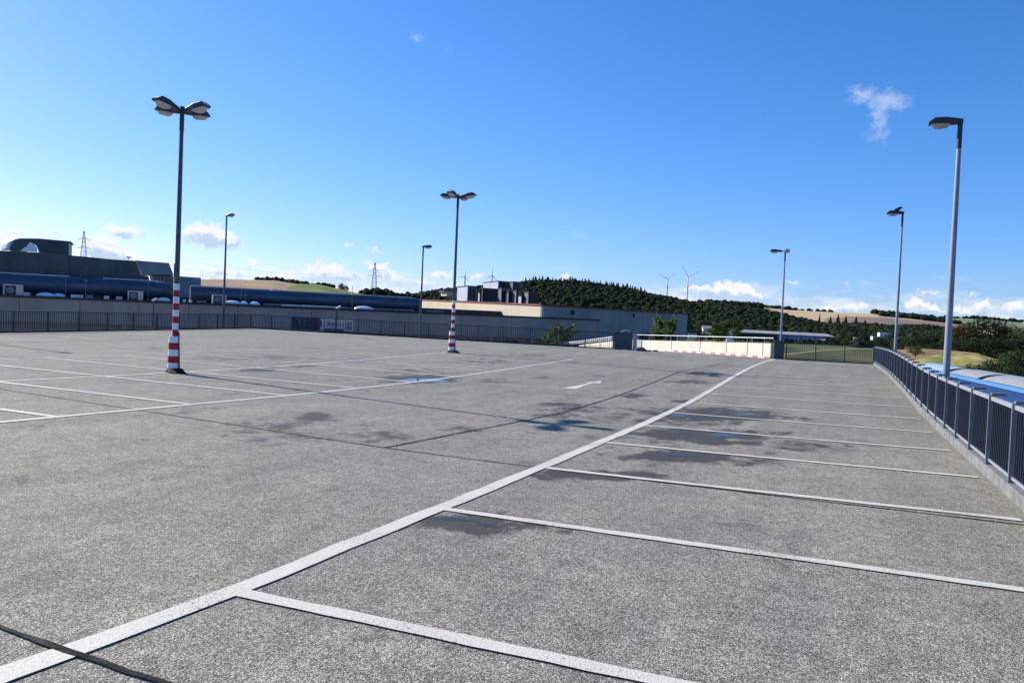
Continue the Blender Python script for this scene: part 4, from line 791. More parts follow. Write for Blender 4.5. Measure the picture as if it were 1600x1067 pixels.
# trees down in the valley
for a in [(1088, 512, 330, 30, 'dark', 'dark tree right of the pale hall corner'), (1100, 500, 400, 34, 'dark', 'dark tree in the valley behind the cream wall, left of three'), (1122, 494, 400, 34, 'dark', 'dark tree in the valley behind the cream wall, middle of three'), (1144, 500, 400, 32, 'mid', 'green tree in the valley just left of the long shed'), (1268, 530, 380, 22, 'mid', 'small tree before the right part of the long shed'), (1306, 527, 380, 22, 'dark', 'small tree at the right end of the long shed'), (1322, 530, 370, 20, 'mid', 'low tree right of the shed end'), (1345, 527, 360, 22, 'dark', 'low dark tree before the white house, left side'), (1362, 531, 350, 18, 'dark', 'low dark tree closer to the white house'),
          (1378, 533, 340, 22, 'dark', 'dark bush before the white house'), (1330, 524, 420, 20, 'dark', 'dark tree behind the low valley trees'), (1352, 519, 440, 22, 'dark', 'dark tree just left of the white house'), (1400, 521, 400, 26, 'dark', 'dark tree right of the white house')]:
    tree(*a[:5], a[5], 'trees in the valley')
for a in [(505, 446, 455, 7, 'con', 'leftmost of three small trees on the left hill skyline'), (533, 443, 455, 12, 'mid', 'middle and tallest tree on the left hill skyline'), (541, 446, 455, 8, 'mid', 'rightmost small tree on the left hill skyline')]:
    p = sight(a[0], 457, a[2]); tree(*a[:5], a[5], 'trees on the left hill', base=p[2]-1)
for px, yt, w, nm_ in ((1298, 494, 9, 'second from the left'), (1310, 491, 10, 'third from the left'), (1322, 493, 9, 'fourth from the left'), (1281, 490, 6, 'leftmost and thinnest'), (1338, 494, 9, 'second from the right'), (1352, 499, 8, 'rightmost and shortest')):
    p = sight(px, 512, 850); tree(px, yt, 850, w, 'con', 'spruce against the tan field, '+nm_+' of six', 'spruces against the tan field', base=p[2])

# near young trees behind ramp
def sapling(px, ytop, D, wpx, n, leaf, label, seed, ybase, name='young_tree', lm=None):
    top = sight(px, ytop, D); z0 = -6.5; zc = sight(px, ybase, D)[2]; Wd = wpx*D/FPX; Hc = top[2]-zc; rg = np.random.default_rng(seed); r_ = empty(name, (top[0], top[1], z0), label, 'tree')
    tb = MB(); tb.tube([(0, 0, 0), (0, 0, (zc-z0)), (0, 0, top[2]-z0)], [.07, .045, .01], 7); tips = []
    P_ = []
    for k in range(34):
        a = rg.uniform(0, 6.28); hz = rg.uniform(0, .8); base_ = np.array([0, 0, zc-z0+Hc*hz]); ln = Wd*.5*rg.uniform(.5, 1.1)*(1-.45*hz); tip = base_+np.array([ln*math.cos(a), ln*math.sin(a), Hc*rg.uniform(.12, .38)])
        tb.tube([base_, (base_+tip)/2+np.array([0, 0, -.04]), tip], [.014, .01, .003], 4)
        for _ in range(n//34): u = rg.uniform(.25, 1.05); P_.append(base_+(tip-base_)*u+rg.normal(0, .09, 3))
    P_ = np.array(P_); m_ = len(P_); A = rg.normal(size=(m_, 3)); A /= np.linalg.norm(A, axis=1)[:, None]; B_ = np.cross(A, rg.normal(size=(m_, 3))); B_ /= np.linalg.norm(B_, axis=1)[:, None]; s_ = leaf*rg.uniform(.6, 1.3, (m_, 1))
    V_ = np.stack([P_-A*s_, P_-B_*s_*.6, P_+A*s_, P_+B_*s_*.6], 1).reshape(-1, 3); me = bpy.data.meshes.new('crown'); me.from_pydata(V_.tolist(), [], np.arange(m_*4).reshape(-1, 4).tolist()); me.materials.append(lm or L_bright)
    o = bpy.data.objects.new('crown', me); COL.objects.link(o); o.parent = r_; tb.build('trunk', M_bark, r_)
sapling(1031, 498, 66, 30, 1900, .095, 'young green tree behind the parapet, left of a close pair', 1, 535); sapling(1048, 500, 65, 27, 1600, .095, 'young green tree behind the parapet, right of a close pair', 2, 535)
sapling(1122, 504, 72, 40, 2200, .10, 'yellow-green young tree above the middle of the cream parapet', 3, 535); sapling(1149, 512, 76, 16, 500, .09, 'small young tree just left of the long shed', 4, 535)
sapling(880, 510, 70, 52, 2200, .12, 'leafy bush by the ramp seen over the back fence', 5, 545, 'bush'); sapling(858, 520, 72, 34, 1200, .12, 'lower bush left of the leafy one by the ramp', 6, 545, 'bush')

# ------------------------------------------------------------------ long hall behind the left and back fence
def hallD(px, off=0): return 1/(.01786-5.5e-6*px)+off
ptop = lambda px: np.interp(px, [-200, 0, 300, 650, 850, 940], [454, 459.5, 470.5, 488, 495.8, 500])
E0, E1 = sight(-160, ptop(-160), hallD(-160)), sight(935, ptop(935), hallD(935))
hd = (E1-E0)[:2]; HL = np.linalg.norm(hd); hd /= HL; hn = np.array([-hd[1], hd[0]])    # hn points away from the camera
if np.dot(hn, E0[:2]-CAM[:2]) < 0: hn = -hn
hall = empty('hall_building', (E0[0], E0[1], -7), 'long low hall with dull beige fascia and black roof edge behind the left fence', 'building')
HB = Vector(hall.location)
def hp(s_, off, z): p = E0[:2]+hd*s_+hn*off; return Vector((p[0], p[1], z))-HB
def hz(s_): return E0[2]+(E1[2]-E0[2])*s_/HL
def spx(px):                                               # distance along the hall below image column px
    r = ray(px, 480); M_ = np.array([[r[0], -hd[0]], [r[1], -hd[1]]]); return np.linalg.solve(M_, E0[:2]-CAM[:2])[1]
roofz = lambda s_: hz(s_)-.12
seams = [0]+[spx(p) for p in (-60, 30, 125, 217, 295, 372, 430, 487, 560, 640, 722, 800, 870)]+[HL]
for a, b in zip(seams[:-1], seams[1:]):
    MB().prism([hp(a+.015, 0, hz(a)-.1), hp(b-.015, 0, hz(b)-.1), hp(b-.015, 0, .0), hp(a+.015, 0, .0)], (*(hn*.2), 0)).build('wall_panel', M_fascia, hall)
MB().prism([hp(-.1, -.08, hz(0)+.06), hp(HL+.15, -.08, hz(HL)+.06), hp(HL+.15, -.08, hz(HL)-.1), hp(-.1, -.08, hz(0)-.1)], (*(hn*.4), 0)).build('coping', M_black, hall)
MB().add([hp(0, .25, hz(0)-.12), hp(HL, .25, hz(HL)-.12), hp(HL, 16, hz(HL)-.12), hp(0, 16, hz(0)-.12)], [(0, 1, 2, 3)]).build('roof', M_roofd, hall)
MB().prism([hp(0, .9, .0), hp(HL, .9, .0), hp(HL, .9, -7), hp(0, .9, -7)], (*(hn*.3), 0)).build('lower_wall', M_fascia2, hall)
MB().add([hp(0, .1, .0), hp(HL, .1, .0), hp(HL, 1.0, .0), hp(0, 1.0, .0)], [(0, 1, 2, 3)]).build('soffit', M_dark, hall)
MB().prism([hp(0, .2, hz(0)-.1), hp(0, 16, hz(0)-.1), hp(0, 16, -7), hp(0, .2, -7)], (*(-hd*.2), 0)).build('end_wall', M_fascia2, hall)
MB().prism([hp(0, 16, hz(0)-.1), hp(HL, 16, hz(HL)-.1), hp(HL, 16, -7), hp(0, 16, -7)], (*(hn*.2), 0)).build('back_wall', M_fascia2, hall)
MB().prism([hp(HL, .2, hz(HL)-.1), hp(HL, 16, hz(HL)-.1), hp(HL, 16, -7), hp(HL, .2, -7)], (*(hd*.2), 0)).build('end_wall', M_fascia2, hall)
MB().prism([hp(0, 15.4, roofz(0)), hp(HL, 15.4, roofz(HL)), hp(HL, 15.4, roofz(HL)+.75), hp(0, 15.4, roofz(0)+.75)], (*(hn*.3), 0)).build('roof_parapet', M_dark, hall)
for px in (239.5, 526):
    a = spx(px); MB().prism([hp(a, -.05, hz(a)-.1), hp(a+.05, -.05, hz(a)-.1), hp(a+.05, -.05, 0.0), hp(a, -.05, 0.0)], (*(hn*.045), 0)).build('cable_duct', M_dark, hall)
for px0, px1 in ((799, 807), (809, 818)):
    a, b = spx(px0), spx(px1); w_ = MB().prism([hp(a, .84, -.25), hp(b, .84, -.25), hp(b, .84, -1.2), hp(a, .84, -1.2)], (*(hn*.05), 0)).build('window', M_dark, hall)
    MB().prism([hp(a+.05, .82, -.3), hp(b-.05, .82, -.3), hp(b-.05, .82, -1.15), hp(a+.05, .82, -1.15)], (*(hn*.018), 0)).build('pane', M_glass, w_)
for px in (190, 420, 640, 770, 835):
    a = spx(px); MB().prism([hp(a, .5, .0), hp(a+.35, .5, .0), hp(a+.35, .5, -7), hp(a, .5, -7)], (*(hn*.35), 0)).build('column', M_conc, hall)
def W_(s_, off, z): return hp(s_, off, z)+HB
roofz = lambda s_: hz(s_)-.12
# rooftop things: AC units, skylight domes, floodlights
ang_h = math.atan2(hd[1], hd[0])
for px, w, h, lab in ((17, 1.25, .85, 'leftmost of three beige air-conditioning units on the hall roof'), (211, 1.1, .78, 'middle air-conditioning unit on the hall roof, before the near duct end'), (344, 1.1, .78, 'air-conditioning unit on the hall roof beside the slim lamp pole')):
    s_ = spx(px); p = W_(s_, 1.0, roofz(s_)); r_ = empty('air_conditioner', p, lab, 'air conditioner', 'air-conditioning units on the hall roof', rz=ang_h)
    MB().box((0, 0, h/2+.12), (w, .42, h)).build('casing', M_ac, r_, bevel=.02)
    MB().box((-.12*w, -.215, h/2+.12), (w*.55, .03, h*.82)).build('fan_grille', M_dark, r_); MB().tube([(-.12*w, -.235, h/2+.12), (-.12*w, -.25, h/2+.12)], h*.3, 16).build('fan', M_fin, r_)
    for sx_ in (-1, 1): MB().box((sx_*w*.38, 0, .06), (.08, .36, .12)).build('foot', M_dark, r_)
def dome(px, w, off, lab, hgt=.26, dpt=1.2):
    w *= 1.3
    s_ = spx(px); p = W_(s_, off, roofz(s_)); r_ = empty('skylight_dome', p, lab, 'skylight', 'white skylight domes on the hall roof', rz=ang_h)
    MB().box((0, 0, .12), (w, dpt, .24)).build('upstand', M_fin, r_)
    v = []; f = []; n = 14; m_ = 5
    for j in range(m_+1):
        th = j/m_*math.pi/2
        for i in range(n): a = 2*math.pi*i/n; sq = max(abs(math.cos(a)), abs(math.sin(a)))**.5; v.append((w/2*math.cos(th)*math.cos(a)/sq**.8, dpt/2*math.cos(th)*math.sin(a)/sq**.8, .24+hgt*math.sin(th)))
    for j in range(m_):
        for i in range(n): f.append((j*n+i, j*n+(i+1) % n, (j+1)*n+(i+1) % n, (j+1)*n+i))
    MB().add(v, f, True).build('dome', M_dome, r_)
for a in ((68, 1.0, 1.3, 'white skylight dome right of the leftmost air conditioner'), (88, .7, 2.2, 'small bluish dome beside it'), (256, .8, 1.3, 'flat white dome just left of the near striped post'), (366, 1.1, 1.6, 'white dome just right of the slim lamp pole'), (385, .5, 1.8, 'small white dome right of the previous bigger one'), (402, .7, 1.8, 'low white dome under the long duct, left of its middle'), (575, 1.4, 1.4, 'broad white dome under the right half of the long duct')): dome(a[0], a[1], a[2], a[3])
for px, lab in ((239, 'small floodlight on the hall roof edge left of the near striped post'), (526, 'small floodlight on the hall roof edge below the long duct')):
    s_ = spx(px); p = W_(s_, -.3, hz(s_)+.05); r_ = empty('floodlight', p, lab, 'floodlight', rz=ang_h)
    MB().box((.1, 0, .12), (.42, .2, .16), rot=Matrix.Rotation(-.5, 3, 'Y')).build('lamp_head', M_cap, r_, bevel=.02); MB().bar((0, .25, -.1), (0, 0, .08), .04).build('bracket', M_dark, r_)
rr = random.Random(3)
for px, w in ((36, .5), (112, .35), (120, .6), (138, .5), (165, .35), (185, .45), (290, .2), (300, .2), (318, .7), (430, .9), (445, 1.2), (470, .9), (497, 1.3), (530, 1.2), (548, .8), (606, 1.5), (640, 1.2), (690, 1.1)):
    s_ = spx(px); MB().box(hp(s_, rr.uniform(1.2, 2.4), roofz(s_)+.30), (w*(1.6 if px > 400 else 1), .4, .13 if w > .6 else .26), rz=ang_h).build('roof_vent', M_cap if rr.random() < .7 else M_fin, hall)

# big ducts lying over the roof
def duct(px0, px1, y0, y1, diapx0, off, label, ends, rim_spans=()):
    s0, s1 = spx(px0), spx(px1); p0_, p1_ = E0[:2]+hd*s0+hn*off, E0[:2]+hd*s1+hn*off
    D0 = np.linalg.norm(p0_-CAM[:2])/np.linalg.norm(ray(px0, 450)[:2]); D1 = np.linalg.norm(p1_-CAM[:2])/np.linalg.norm(ray(px1, 450)[:2])
    r = diapx0/2*D0/FPX; za, zb = CAM[2]+ray(px0, y0)[2]*D0-r, CAM[2]+ray(px1, y1)[2]*D1-r
    a, b = Vector((*p0_, za)), Vector((*p1_, zb)); root = empty('duct', a, label, 'duct', rz=0); d = (b-a); n = max(2, round(d.length/2.4)); u = d.normalized()
    for i in range(n):
        q0, q1 = d*(i/n)+u*.02, d*((i+1)/n)-u*.02; MB().tube([q0, q1], r, 28).build('duct_segment', M_pipe, root)
        MB().tube([q1-u*.03, q1+u*.07], r*1.008, 28).build('flange', M_pipe, root)
    if ends == 'taper': MB().tube([d, d+u*.5+Vector((0, 0, -.05*r)), d+u*.9+Vector((0, 0, -.45*r)), d+u*1.0+Vector((0, 0, -.9*r))], [r, r*.95, r*.6, r*.25], 28).build('end_cone', M_pipe, root)
    if ends == 'round': MB().tube([d, d+u*.25, d+u*.42, d+u*.5], [r, r*.93, r*.72, r*.3], 28).build('end_cap', M_pipe, root)
    MB().bar(Vector((0, 0, roofz(0)-a.z+.12))+Vector((*(hn*.9), 0)), d+Vector((0, 0, roofz(HL)-b.z+.12))+Vector((*(hn*.9), 0)), .4, max(.3, (a.z-r-roofz(0))+.25)*1.6).build('plinth', M_dark, root)
    for i in range(1, n, 2):
        q = d*(i/n); zf = roofz(0)-a.z; MB().box((q.x, q.y, (q.z-r+zf+.1)/2), (1.1, .5, max(.1, q.z-r-zf+.25)), rz=ang_h).build('saddle', M_dark, root)
    for c0, c1 in rim_spans:
        t0, t1 = (spx(c0)-s0)/(s1-s0), (spx(c1)-s0)/(s1-s0); q0, q1 = d*t0+Vector((0, 0, r+.03)), d*t1+Vector((0, 0, r+.03)); MB().bar(q0, q1, .14, .045).build('white_strip', M_cap, root)  # white strip on top; on the long duct it paints the sunlit rim
    return root
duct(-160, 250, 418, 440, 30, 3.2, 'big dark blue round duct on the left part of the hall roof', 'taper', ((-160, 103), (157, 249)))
duct(300, 668, 446.5, 466.5, 23, 3.4, 'long grey-blue round duct running over the right part of the hall roof', 'round', ((303, 430), (434, 560), (564, 660)))  # the spans draw this duct's sunlit top edge in white
for px, yt, lab in ((99, 431, 'leftmost thin rod standing on the hall roof'), (231, 437, 'thin rod just left of the near striped post'), (380, 450, 'thin rod before the long duct, left of a pair'), (387, 450, 'thin rod before the long duct, right of a pair'), (557, 447, 'tall thin rod before the right part of the long duct')):
    s_ = spx(px); p = W_(s_, 1.6, roofz(s_)); D = np.linalg.norm(np.array(p[:2])-CAM[:2])/np.linalg.norm(ray(px, yt)[:2]); zt = CAM[2]+ray(px, yt)[2]*D
    MB().tube([(0, 0, 0), (0, 0, zt-p.z)], .02, 5).build('lightning_rod', M_fin, None, label=lab, cat='rod', group='thin rods on the hall roof').location = p
s_ = spx(131); p = W_(s_, 1.6, roofz(s_)); r_ = empty('signal_mast', p, 'thin mast with a black box on top, before the dark plant housing', 'mast', rz=ang_h)
MB().tube([(0, 0, 0), (0, 0, 1.9)], .025, 6).build('pole', M_fin, r_); MB().box((0, 0, 1.85), (.5, .3, .3)).build('box', M_black, r_); MB().box((0, -.02, 1.55), (.2, .2, .2)).build('clamp', M_fin, r_)

# dark plant housing
def sheet(poly, D, thick, name, m, parent=None, o=Vector((0, 0, 0)), **kw):   # outline on the plane parallel to the hall at distance D, given real thickness
    c = sight(200, 440, D); pts_ = []
    for (px, py) in poly:
        r = ray(px, py); k = np.dot(c[:2]-CAM[:2], hn)/np.dot(r[:2], hn); pts_.append(Vector(CAM+r*k)-o)
    return MB().prism(pts_, (*(hn*thick), 0)).build(name, m, parent, **kw)
c = Vector(sight(100, 460, 76)); plant = empty('plant_housing', (c.x, c.y, 1.8), 'dark blue-green ventilation plant housing on the roof at far left', 'plant housing'); PO = Vector(plant.location)
for poly in ([(-140, 384), (-60, 388), (-60, 470), (-140, 468)], [(-60, 389), (15, 392.5), (15, 470), (-60, 468)], [(15.3, 392.5), (60, 394.5), (60, 470), (15.3, 470)], [(60.3, 394.6), (108, 399), (108, 472), (60.3, 470)], [(108.3, 399), (132, 401), (132, 472), (108.3, 472)], [(132.3, 401), (152, 403), (152, 472), (132.3, 472)], [(152.3, 403), (172, 405), (172, 473), (152.3, 472)], [(172.3, 405), (192, 406.5), (192, 473), (172.3, 473)], [(192.3, 406.5), (212, 407.5), (221, 430), (232, 432), (238, 452), (238, 474), (192.3, 473)]):
    sheet(poly, 64, 5, 'cladding_panel', M_plant, plant, PO)
sheet([(31, 372.5), (60.5, 372.7), (111, 377.2), (111, 378.4), (108, 379), (107.5, 399), (60.5, 394.2), (58, 386), (52, 380), (47, 377.5), (42, 384), (33, 390), (32, 392.6), (15.3, 391.8), (16, 385), (20, 378), (25, 374)], 78, 4, 'hood', M_plant, plant, PO)
sheet([(47, 378), (52, 381), (58, 387), (58.5, 394), (33, 392.6), (34, 390), (42, 385)], 77.85, .1, 'lit_hood_inside', M_cap, plant, PO, label='pale triangular sheet for the sunlit inside of the hood')  # white sheet set in front, painting the lit inner face of the hood
cc = [(18+0*k, 0) for k in range(1)]
v = []; f = []; n = 8
for k in range(n+1):
    th = math.pi/2*k/n
    for dx in (0, 1):
        px = (2 if dx == 0 else 17)+(18-2)*(1-math.cos(th))*.75; py = 391-17*math.sin(th); r = ray(px, py); c = sight(200, 440, 80-1.5*dx); kk = np.dot(c[:2]-CAM[:2], hn)/np.dot(r[:2], hn); v.append(Vector(CAM+r*kk)-PO)
f = [(2*k, 2*k+1, 2*k+3, 2*k+2) for k in range(n)]; ho = MB().add(v, f, True).build('curved_hood', M_silver, plant); sm_ = ho.modifiers.new('solid', 'SOLIDIFY'); sm_.thickness = .12  # rolled face in silver: its sunlit look is put into the colour
sheet([(5, 393), (15, 393), (15, 424), (9, 424)], 77.6, .3, 'side_panel', M_plant2, plant, PO)
sheet([(212, 407), (264, 411), (271, 429.5), (222, 428.5)], 77.6, 4.5, 'sloped_panel', M_plant2, plant, PO)
sheet([(238, 430), (270, 431), (270, 474), (238, 474)], 79, 4, 'recess_wall', M_fin, plant, PO)
for k in range(5): sheet([(234+k*5, 430.5), (237+k*5, 430.6), (238+k*5, 446), (236+k*5, 446)], 78.6, .2, 'louvre', M_plant2, plant, PO)
sheet([(271.5, 431), (314, 434.2), (314, 468), (271.5, 466)], 74, 4, 'end_box', M_plant2, plant, PO)
for a, b, y_ in ((56, 67, 408), (94, 105, 411), (138, 147, 415), (162, 171, 417)):
    sheet([(a, y_), (b, y_+.7), (b, y_+1.6), (a, y_+.9)], 77.9, .2, 'vent_hood', M_fin, plant, PO)
s1_ = sight(201, 409, 81); r_ = empty('roof_antenna', s1_, 'small mushroom-shaped aerial on top of the dark plant housing', 'aerial'); MB().tube([(0, 0, -.6), (0, 0, .55)], .025, 6).build('mast', M_fin, r_); MB().tube([(0, 0, .38), (0, 0, .45), (0, 0, .5)], [.05, .28, .25], 12).build('dish', M_fin, r_)

# ------------------------------------------------------------------ cream hall with red roof edge
K1, K2, K3 = sight(600, 466.5, 150), sight(847, 477.5, 80), sight(1072, 491.3, 95)
cream = empty('cream_hall', (K2[0], K2[1], -7), 'cream hall with thin red roof edge, sunlit on the left and shaded on the right', 'building'); CO = Vector(cream.location)
def wallseg(A, B, n_, m, name, thick, zb=-7, cols=None):
    A, B = Vector(A), Vector(B); d = B-A
    nrm = Vector((-d.y, d.x, 0)).normalized()
    if nrm.dot(A-Vector(CAM)) < 0: nrm = -nrm
    for i in range(n_):
        a, b = A+d*(i/n_), A+d*((i+1)/n_); e = d.normalized()*.02
        MB().prism([a+e-CO, b-e-CO, Vector((b.x-e.x, b.y-e.y, zb))-CO, Vector((a.x+e.x, a.y+e.y, zb))-CO], nrm*thick).build(name, m, cream)
    tA, tB = A-nrm*.1+Vector((0, 0, .15))-CO, B-nrm*.1+Vector((0, 0, .15))-CO
    MB().prism([tA, tB, tB-Vector((0, 0, .17)), tA-Vector((0, 0, .17))], nrm*.5).build('red_roof_edge', M_redtrim, cream); return nrm
wallseg(K1, K2, 9, M_cream, 'wall_panel', .25); nR_ = wallseg(K2, K3, 6, M_fascia2, 'wall_panel', .25)  # right face gets a greyer material, its shade put into the colour
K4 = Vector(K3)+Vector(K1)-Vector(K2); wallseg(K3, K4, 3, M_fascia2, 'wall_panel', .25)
MB().add([Vector(K1)-CO, Vector(K2)-CO, Vector(K3)-CO, K4-CO], [(0, 1, 2, 3)]).build('roof', M_roofd, cream)
for px, py in ((891, 488), (986, 493)):
    A = Vector(K2); u = (px-847)/(1072-847); p = A.lerp(Vector(K3), u*1.0); q = Vector(sight(px, py, 1)); r = ray(px, py); k = 80+15*u; p = Vector(CAM+r*k)-nR_*.25-CO
    MB().box(p, (.5, .35, .45)).build('wall_lamp', M_black, cream, label='small dark wall lamp')
# bin / opening dark at foot
p = Vector(sight(1014, 531, 90)); MB().box(p-CO, (1.8, .4, 1.6), rz=.6).build('doorway', M_dark, cream)
# roof plant boxes
dA = Vector(K1-K2); dA.z = 0; dA.normalize(); dB = Vector(K3-K2); dB.z = 0; dB.normalize()
coolers = 0
def cooler(px0, pxe, px1, yt, yb, D, lit, unlit, label, name='cooling_unit'):
    """left face spans px0..pxe, front face pxe..px1"""
    c = sight(pxe, (yt+yb)/2, D); zt, zb = sight(pxe, yt, D)[2], sight(pxe, yb, D)[2]
    def solve(px, d_):
        r = ray(px, 450); M_ = np.array([[r[0], -d_.x], [r[1], -d_.y]]); return np.linalg.solve(M_, c[:2]-CAM[:2])[1]
    la = abs(solve(px0, dA)) if pxe-px0 > .5 else 1.5; lb = abs(solve(px1, dB)); r_ = empty(name, (c[0], c[1], zb), label, 'cooling unit', 'cooling units on the cream hall roof')
    h = zt-zb; O = Vector((0, 0, 0)); 
    MB().prism([O, dA*la, dA*la+dB*lb, dB*lb], (0, 0, h)).build('casing', unlit, r_)  # casing in the unlit tone, left panels in the lit one: light painted by material
    if pxe-px0 > 1:
        n_ = max(1, int((pxe-px0)/9))
        for i in range(n_):
            a, b = dA*(la*i/n_+.05), dA*(la*(i+1)/n_-.05); nn_ = -dB*.06; MB().prism([a+nn_, b+nn_, b+nn_+Vector((0, 0, h-.05)), a+nn_+Vector((0, 0, h-.05))], dB*.05).build('side_panel', lit, r_)
    MB().prism([dA*-.1-dB*.1, dA*(la+.1)-dB*.1, dA*(la+.1)+dB*(lb+.1), dA*-.1+dB*(lb+.1)], (0, 0, .12)).build('lid', M_dark, r_).location = (0, 0, h)
    k_ = max(1, int(lb/1.2))
    for i in range(k_): MB().box(dB*(lb*(i+.5)/k_)-dA*.04+Vector((0, 0, h*.5)), (lb/k_*.8, .06, h*.85), rz=math.atan2(dB.y, dB.x)).build('grille', M_dark if unlit is not M_dark else M_black, r_)
    return r_
for a in ((755, 779, 802, 440, 451, 112, M_silver, M_fin, 'topmost silver unit with a long bright side, under a wind turbine'), (715, 731, 745, 447.5, 470, 108, M_silver, M_fin, 'bright silver unit right beside the far striped lamp post'), (748, 750, 756, 458, 471, 106, M_silver, M_fin, 'small pale unit between the two bright ones'),
          (753, 754, 779, 451, 473, 104, M_fin, M_dark, 'large black-faced unit below the topmost one'), (779, 784, 792, 451, 474, 102, M_fin, M_fin, 'grey unit immediately right of the black-faced one'), (790, 795, 799, 456, 474, 101, M_fin, M_dark, 'narrow grey unit, second right of the black-faced one'), (800, 807, 811, 455, 475, 100, M_fin, M_dark, 'grey unit with light stripe, third right of the black-faced one'), (811, 815, 820, 463, 476, 98, M_silver, M_dark, 'short pale unit low among the grey ones'), (820, 826, 840, 457, 477, 97, M_fin, M_dark, 'rightmost dark unit against the woods'),
          (797, 802, 812, 441, 452, 111, M_fin, M_plant, 'dim unit behind the topmost one to its right')): cooler(*a)
c = sight(698, 455.5, 118); r_ = empty('roof_cabin', c, 'beige cabin on the cream hall roof left of the far striped post', 'cabin'); MB().prism([Vector((0, 0, 0)), -Vector((0, 0, .65)), dB*2.2-Vector((0, 0, .7)), dB*2.2], dA*3).build('body', M_cream, r_); MB().prism([Vector((-.3, -.3, 0)), dB*2.4, dB*2.4+Vector((0, 0, .12)), Vector((-.3, -.3, .12))], dA*3).build('roof', M_fin, r_)

# ------------------------------------------------------------------ valley buildings
def shed(pts_top, D0, D1, h, label):
    (xa, ya), (xb, yb) = pts_top; A, B = Vector(sight(xa, ya, D0)), Vector(sight(xb, yb, D1)); d = (B-A); d.z = 0; d.normalize(); n_ = Vector((-d.y, d.x, 0)); 
    if n_.dot(A-Vector(CAM)) < 0: n_ = -n_
    zg = -4.5; r_ = empty('long_shed', (A.x, A.y, zg), label, 'building'); O = Vector(r_.location); A, B = A-O, B-O
    w = 22; drop = Vector((0, 0, -h))
    MB().prism([A-n_*w*.5+drop, A, A+n_*w*.5+drop], B-A).build('roof', M_roofgrey, r_)
    a, b = A-n_*(w*.5-1.)+drop, B-n_*(w*.5-1.)+drop
    MB().prism([a+d*.5, b-d*.5, Vector((b.x, b.y, 0)), Vector((a.x, a.y, 0))], n_*(w-2)).build('wall', M_darkwall, r_)
    L = (b-a).length
    for u0, u1 in ((.42, .52), (.53, .66), (.67, .80), (.81, .92)):
        p, q = a+(b-a)*u0-n_*.15, a+(b-a)*u1-n_*.15; MB().prism([p-Vector((0, 0, .6)), q-Vector((0, 0, .6)), q-Vector((0, 0, 3.2)), p-Vector((0, 0, 3.2))], n_*.1).build('door', M_bluewall, r_)
    for k in range(12):
        p = a+(b-a)*(.02+.032*k)-n_*.15; MB().box(p-Vector((0, 0, 2.2)), (1.2, .2, .9), rz=math.atan2(d.y, d.x)).build('window', M_glass, r_)
shed([(1143, 514), (1292, 521.5)], 440, 440, 1.6, 'long low shed with pale sheet roof in the valley behind the far fence')
def house(px, py, D, w, h, dpt, label, rz=.5, gable=True):
    p = sight(px, py, D); zg = p[2]-h; r_ = empty('house', (p[0], p[1], zg-.5), label, 'house', rz=rz); hh = h+.5
    MB().box((0, 0, hh/2), (w, dpt, hh)).build('wall', M_wallwhite, r_)
    if gable: MB().prism([(-w/2-.3, -dpt/2-.3, hh), (-w/2-.3, dpt/2+.3, hh), (-w/2-.3, 0, hh+1.2)], (w+.6, 0, 0)).build('roof', M_roofgrey, r_)
    else: MB().box((0, 0, hh+.1), (w+.4, dpt+.4, .2)).build('roof', M_roofgrey, r_)
    for k in range(3): wv = MB().box((-w/2+w*(k+.5)/3, -dpt/2-.02, hh*.6), (w*.16, .08, hh*.25)).build('window', M_glass, r_)
house(1382, 520, 430, 6, 3.2, 5, 'white two-part house in the valley left of the midway lamp post', .2, False); house(1371, 526, 430, 6, 1.6, 5, 'low white annexe beside the white house', .2, False)
house(1104, 513, 350, 3.5, 2.2, 4, 'small white gabled house among trees right of the cream hall', .3); house(1082, 522, 300, 3.2, 1.2, 3, 'low white hut at the right end of the cream hall', .2, False); house(1142, 518, 300, 3, 3.5, 3, 'white corner building at the left end of the long shed', .2, False)
for k, (px, py, w) in enumerate(((1338, 529, 3), (1346, 532, 2.4), (1285, 532, 2.6), (1328, 535, 2.2), (1391, 534, 2.6))): 
    p = sight(px, py, 410); r_ = empty('shed', (p[0], p[1], p[2]-1.6), ['pale hut between the long shed and the white house, upper', 'pale hut lower right of the upper one', 'white hut before the right end of the long shed', 'small pale hut above the hedge', 'pale hut just left of the midway lamp post'][k], 'hut'); MB().box((0, 0, .9), (w, 2, 1.8)).build('wall', M_wallwhite, r_); MB().prism([(-w/2-.1, -1.1, 1.8), (-w/2-.1, 1.1, 1.8), (-w/2-.1, 0, 2.3)], (w+.2, 0, 0)).build('roof', M_roofgrey, r_)
for k, (px, py) in enumerate(((1594, 517), (1585, 516), (1578, 517.5), (1605, 518))): house(px, py+1, 900, 7, 4, 7, ['distant white house at the right edge, largest of four', 'distant white house, second of the four at the right edge', 'distant white house, leftmost of the four by the right edge', 'distant white house just past the right edge'][k], .3)
p = sight(434, 436, 512); r_ = empty('hilltop_hut', (p[0], p[1], p[2]-1.5), 'small pale hut on top of the left hill', 'hut'); MB().box((0, 0, 1.), (3.2, 3, 2)).build('wall', M_roofgrey, r_); MB().box((0, 0, 2.1), (3.8, 3.6, .2)).build('roof', M_wallwhite, r_)

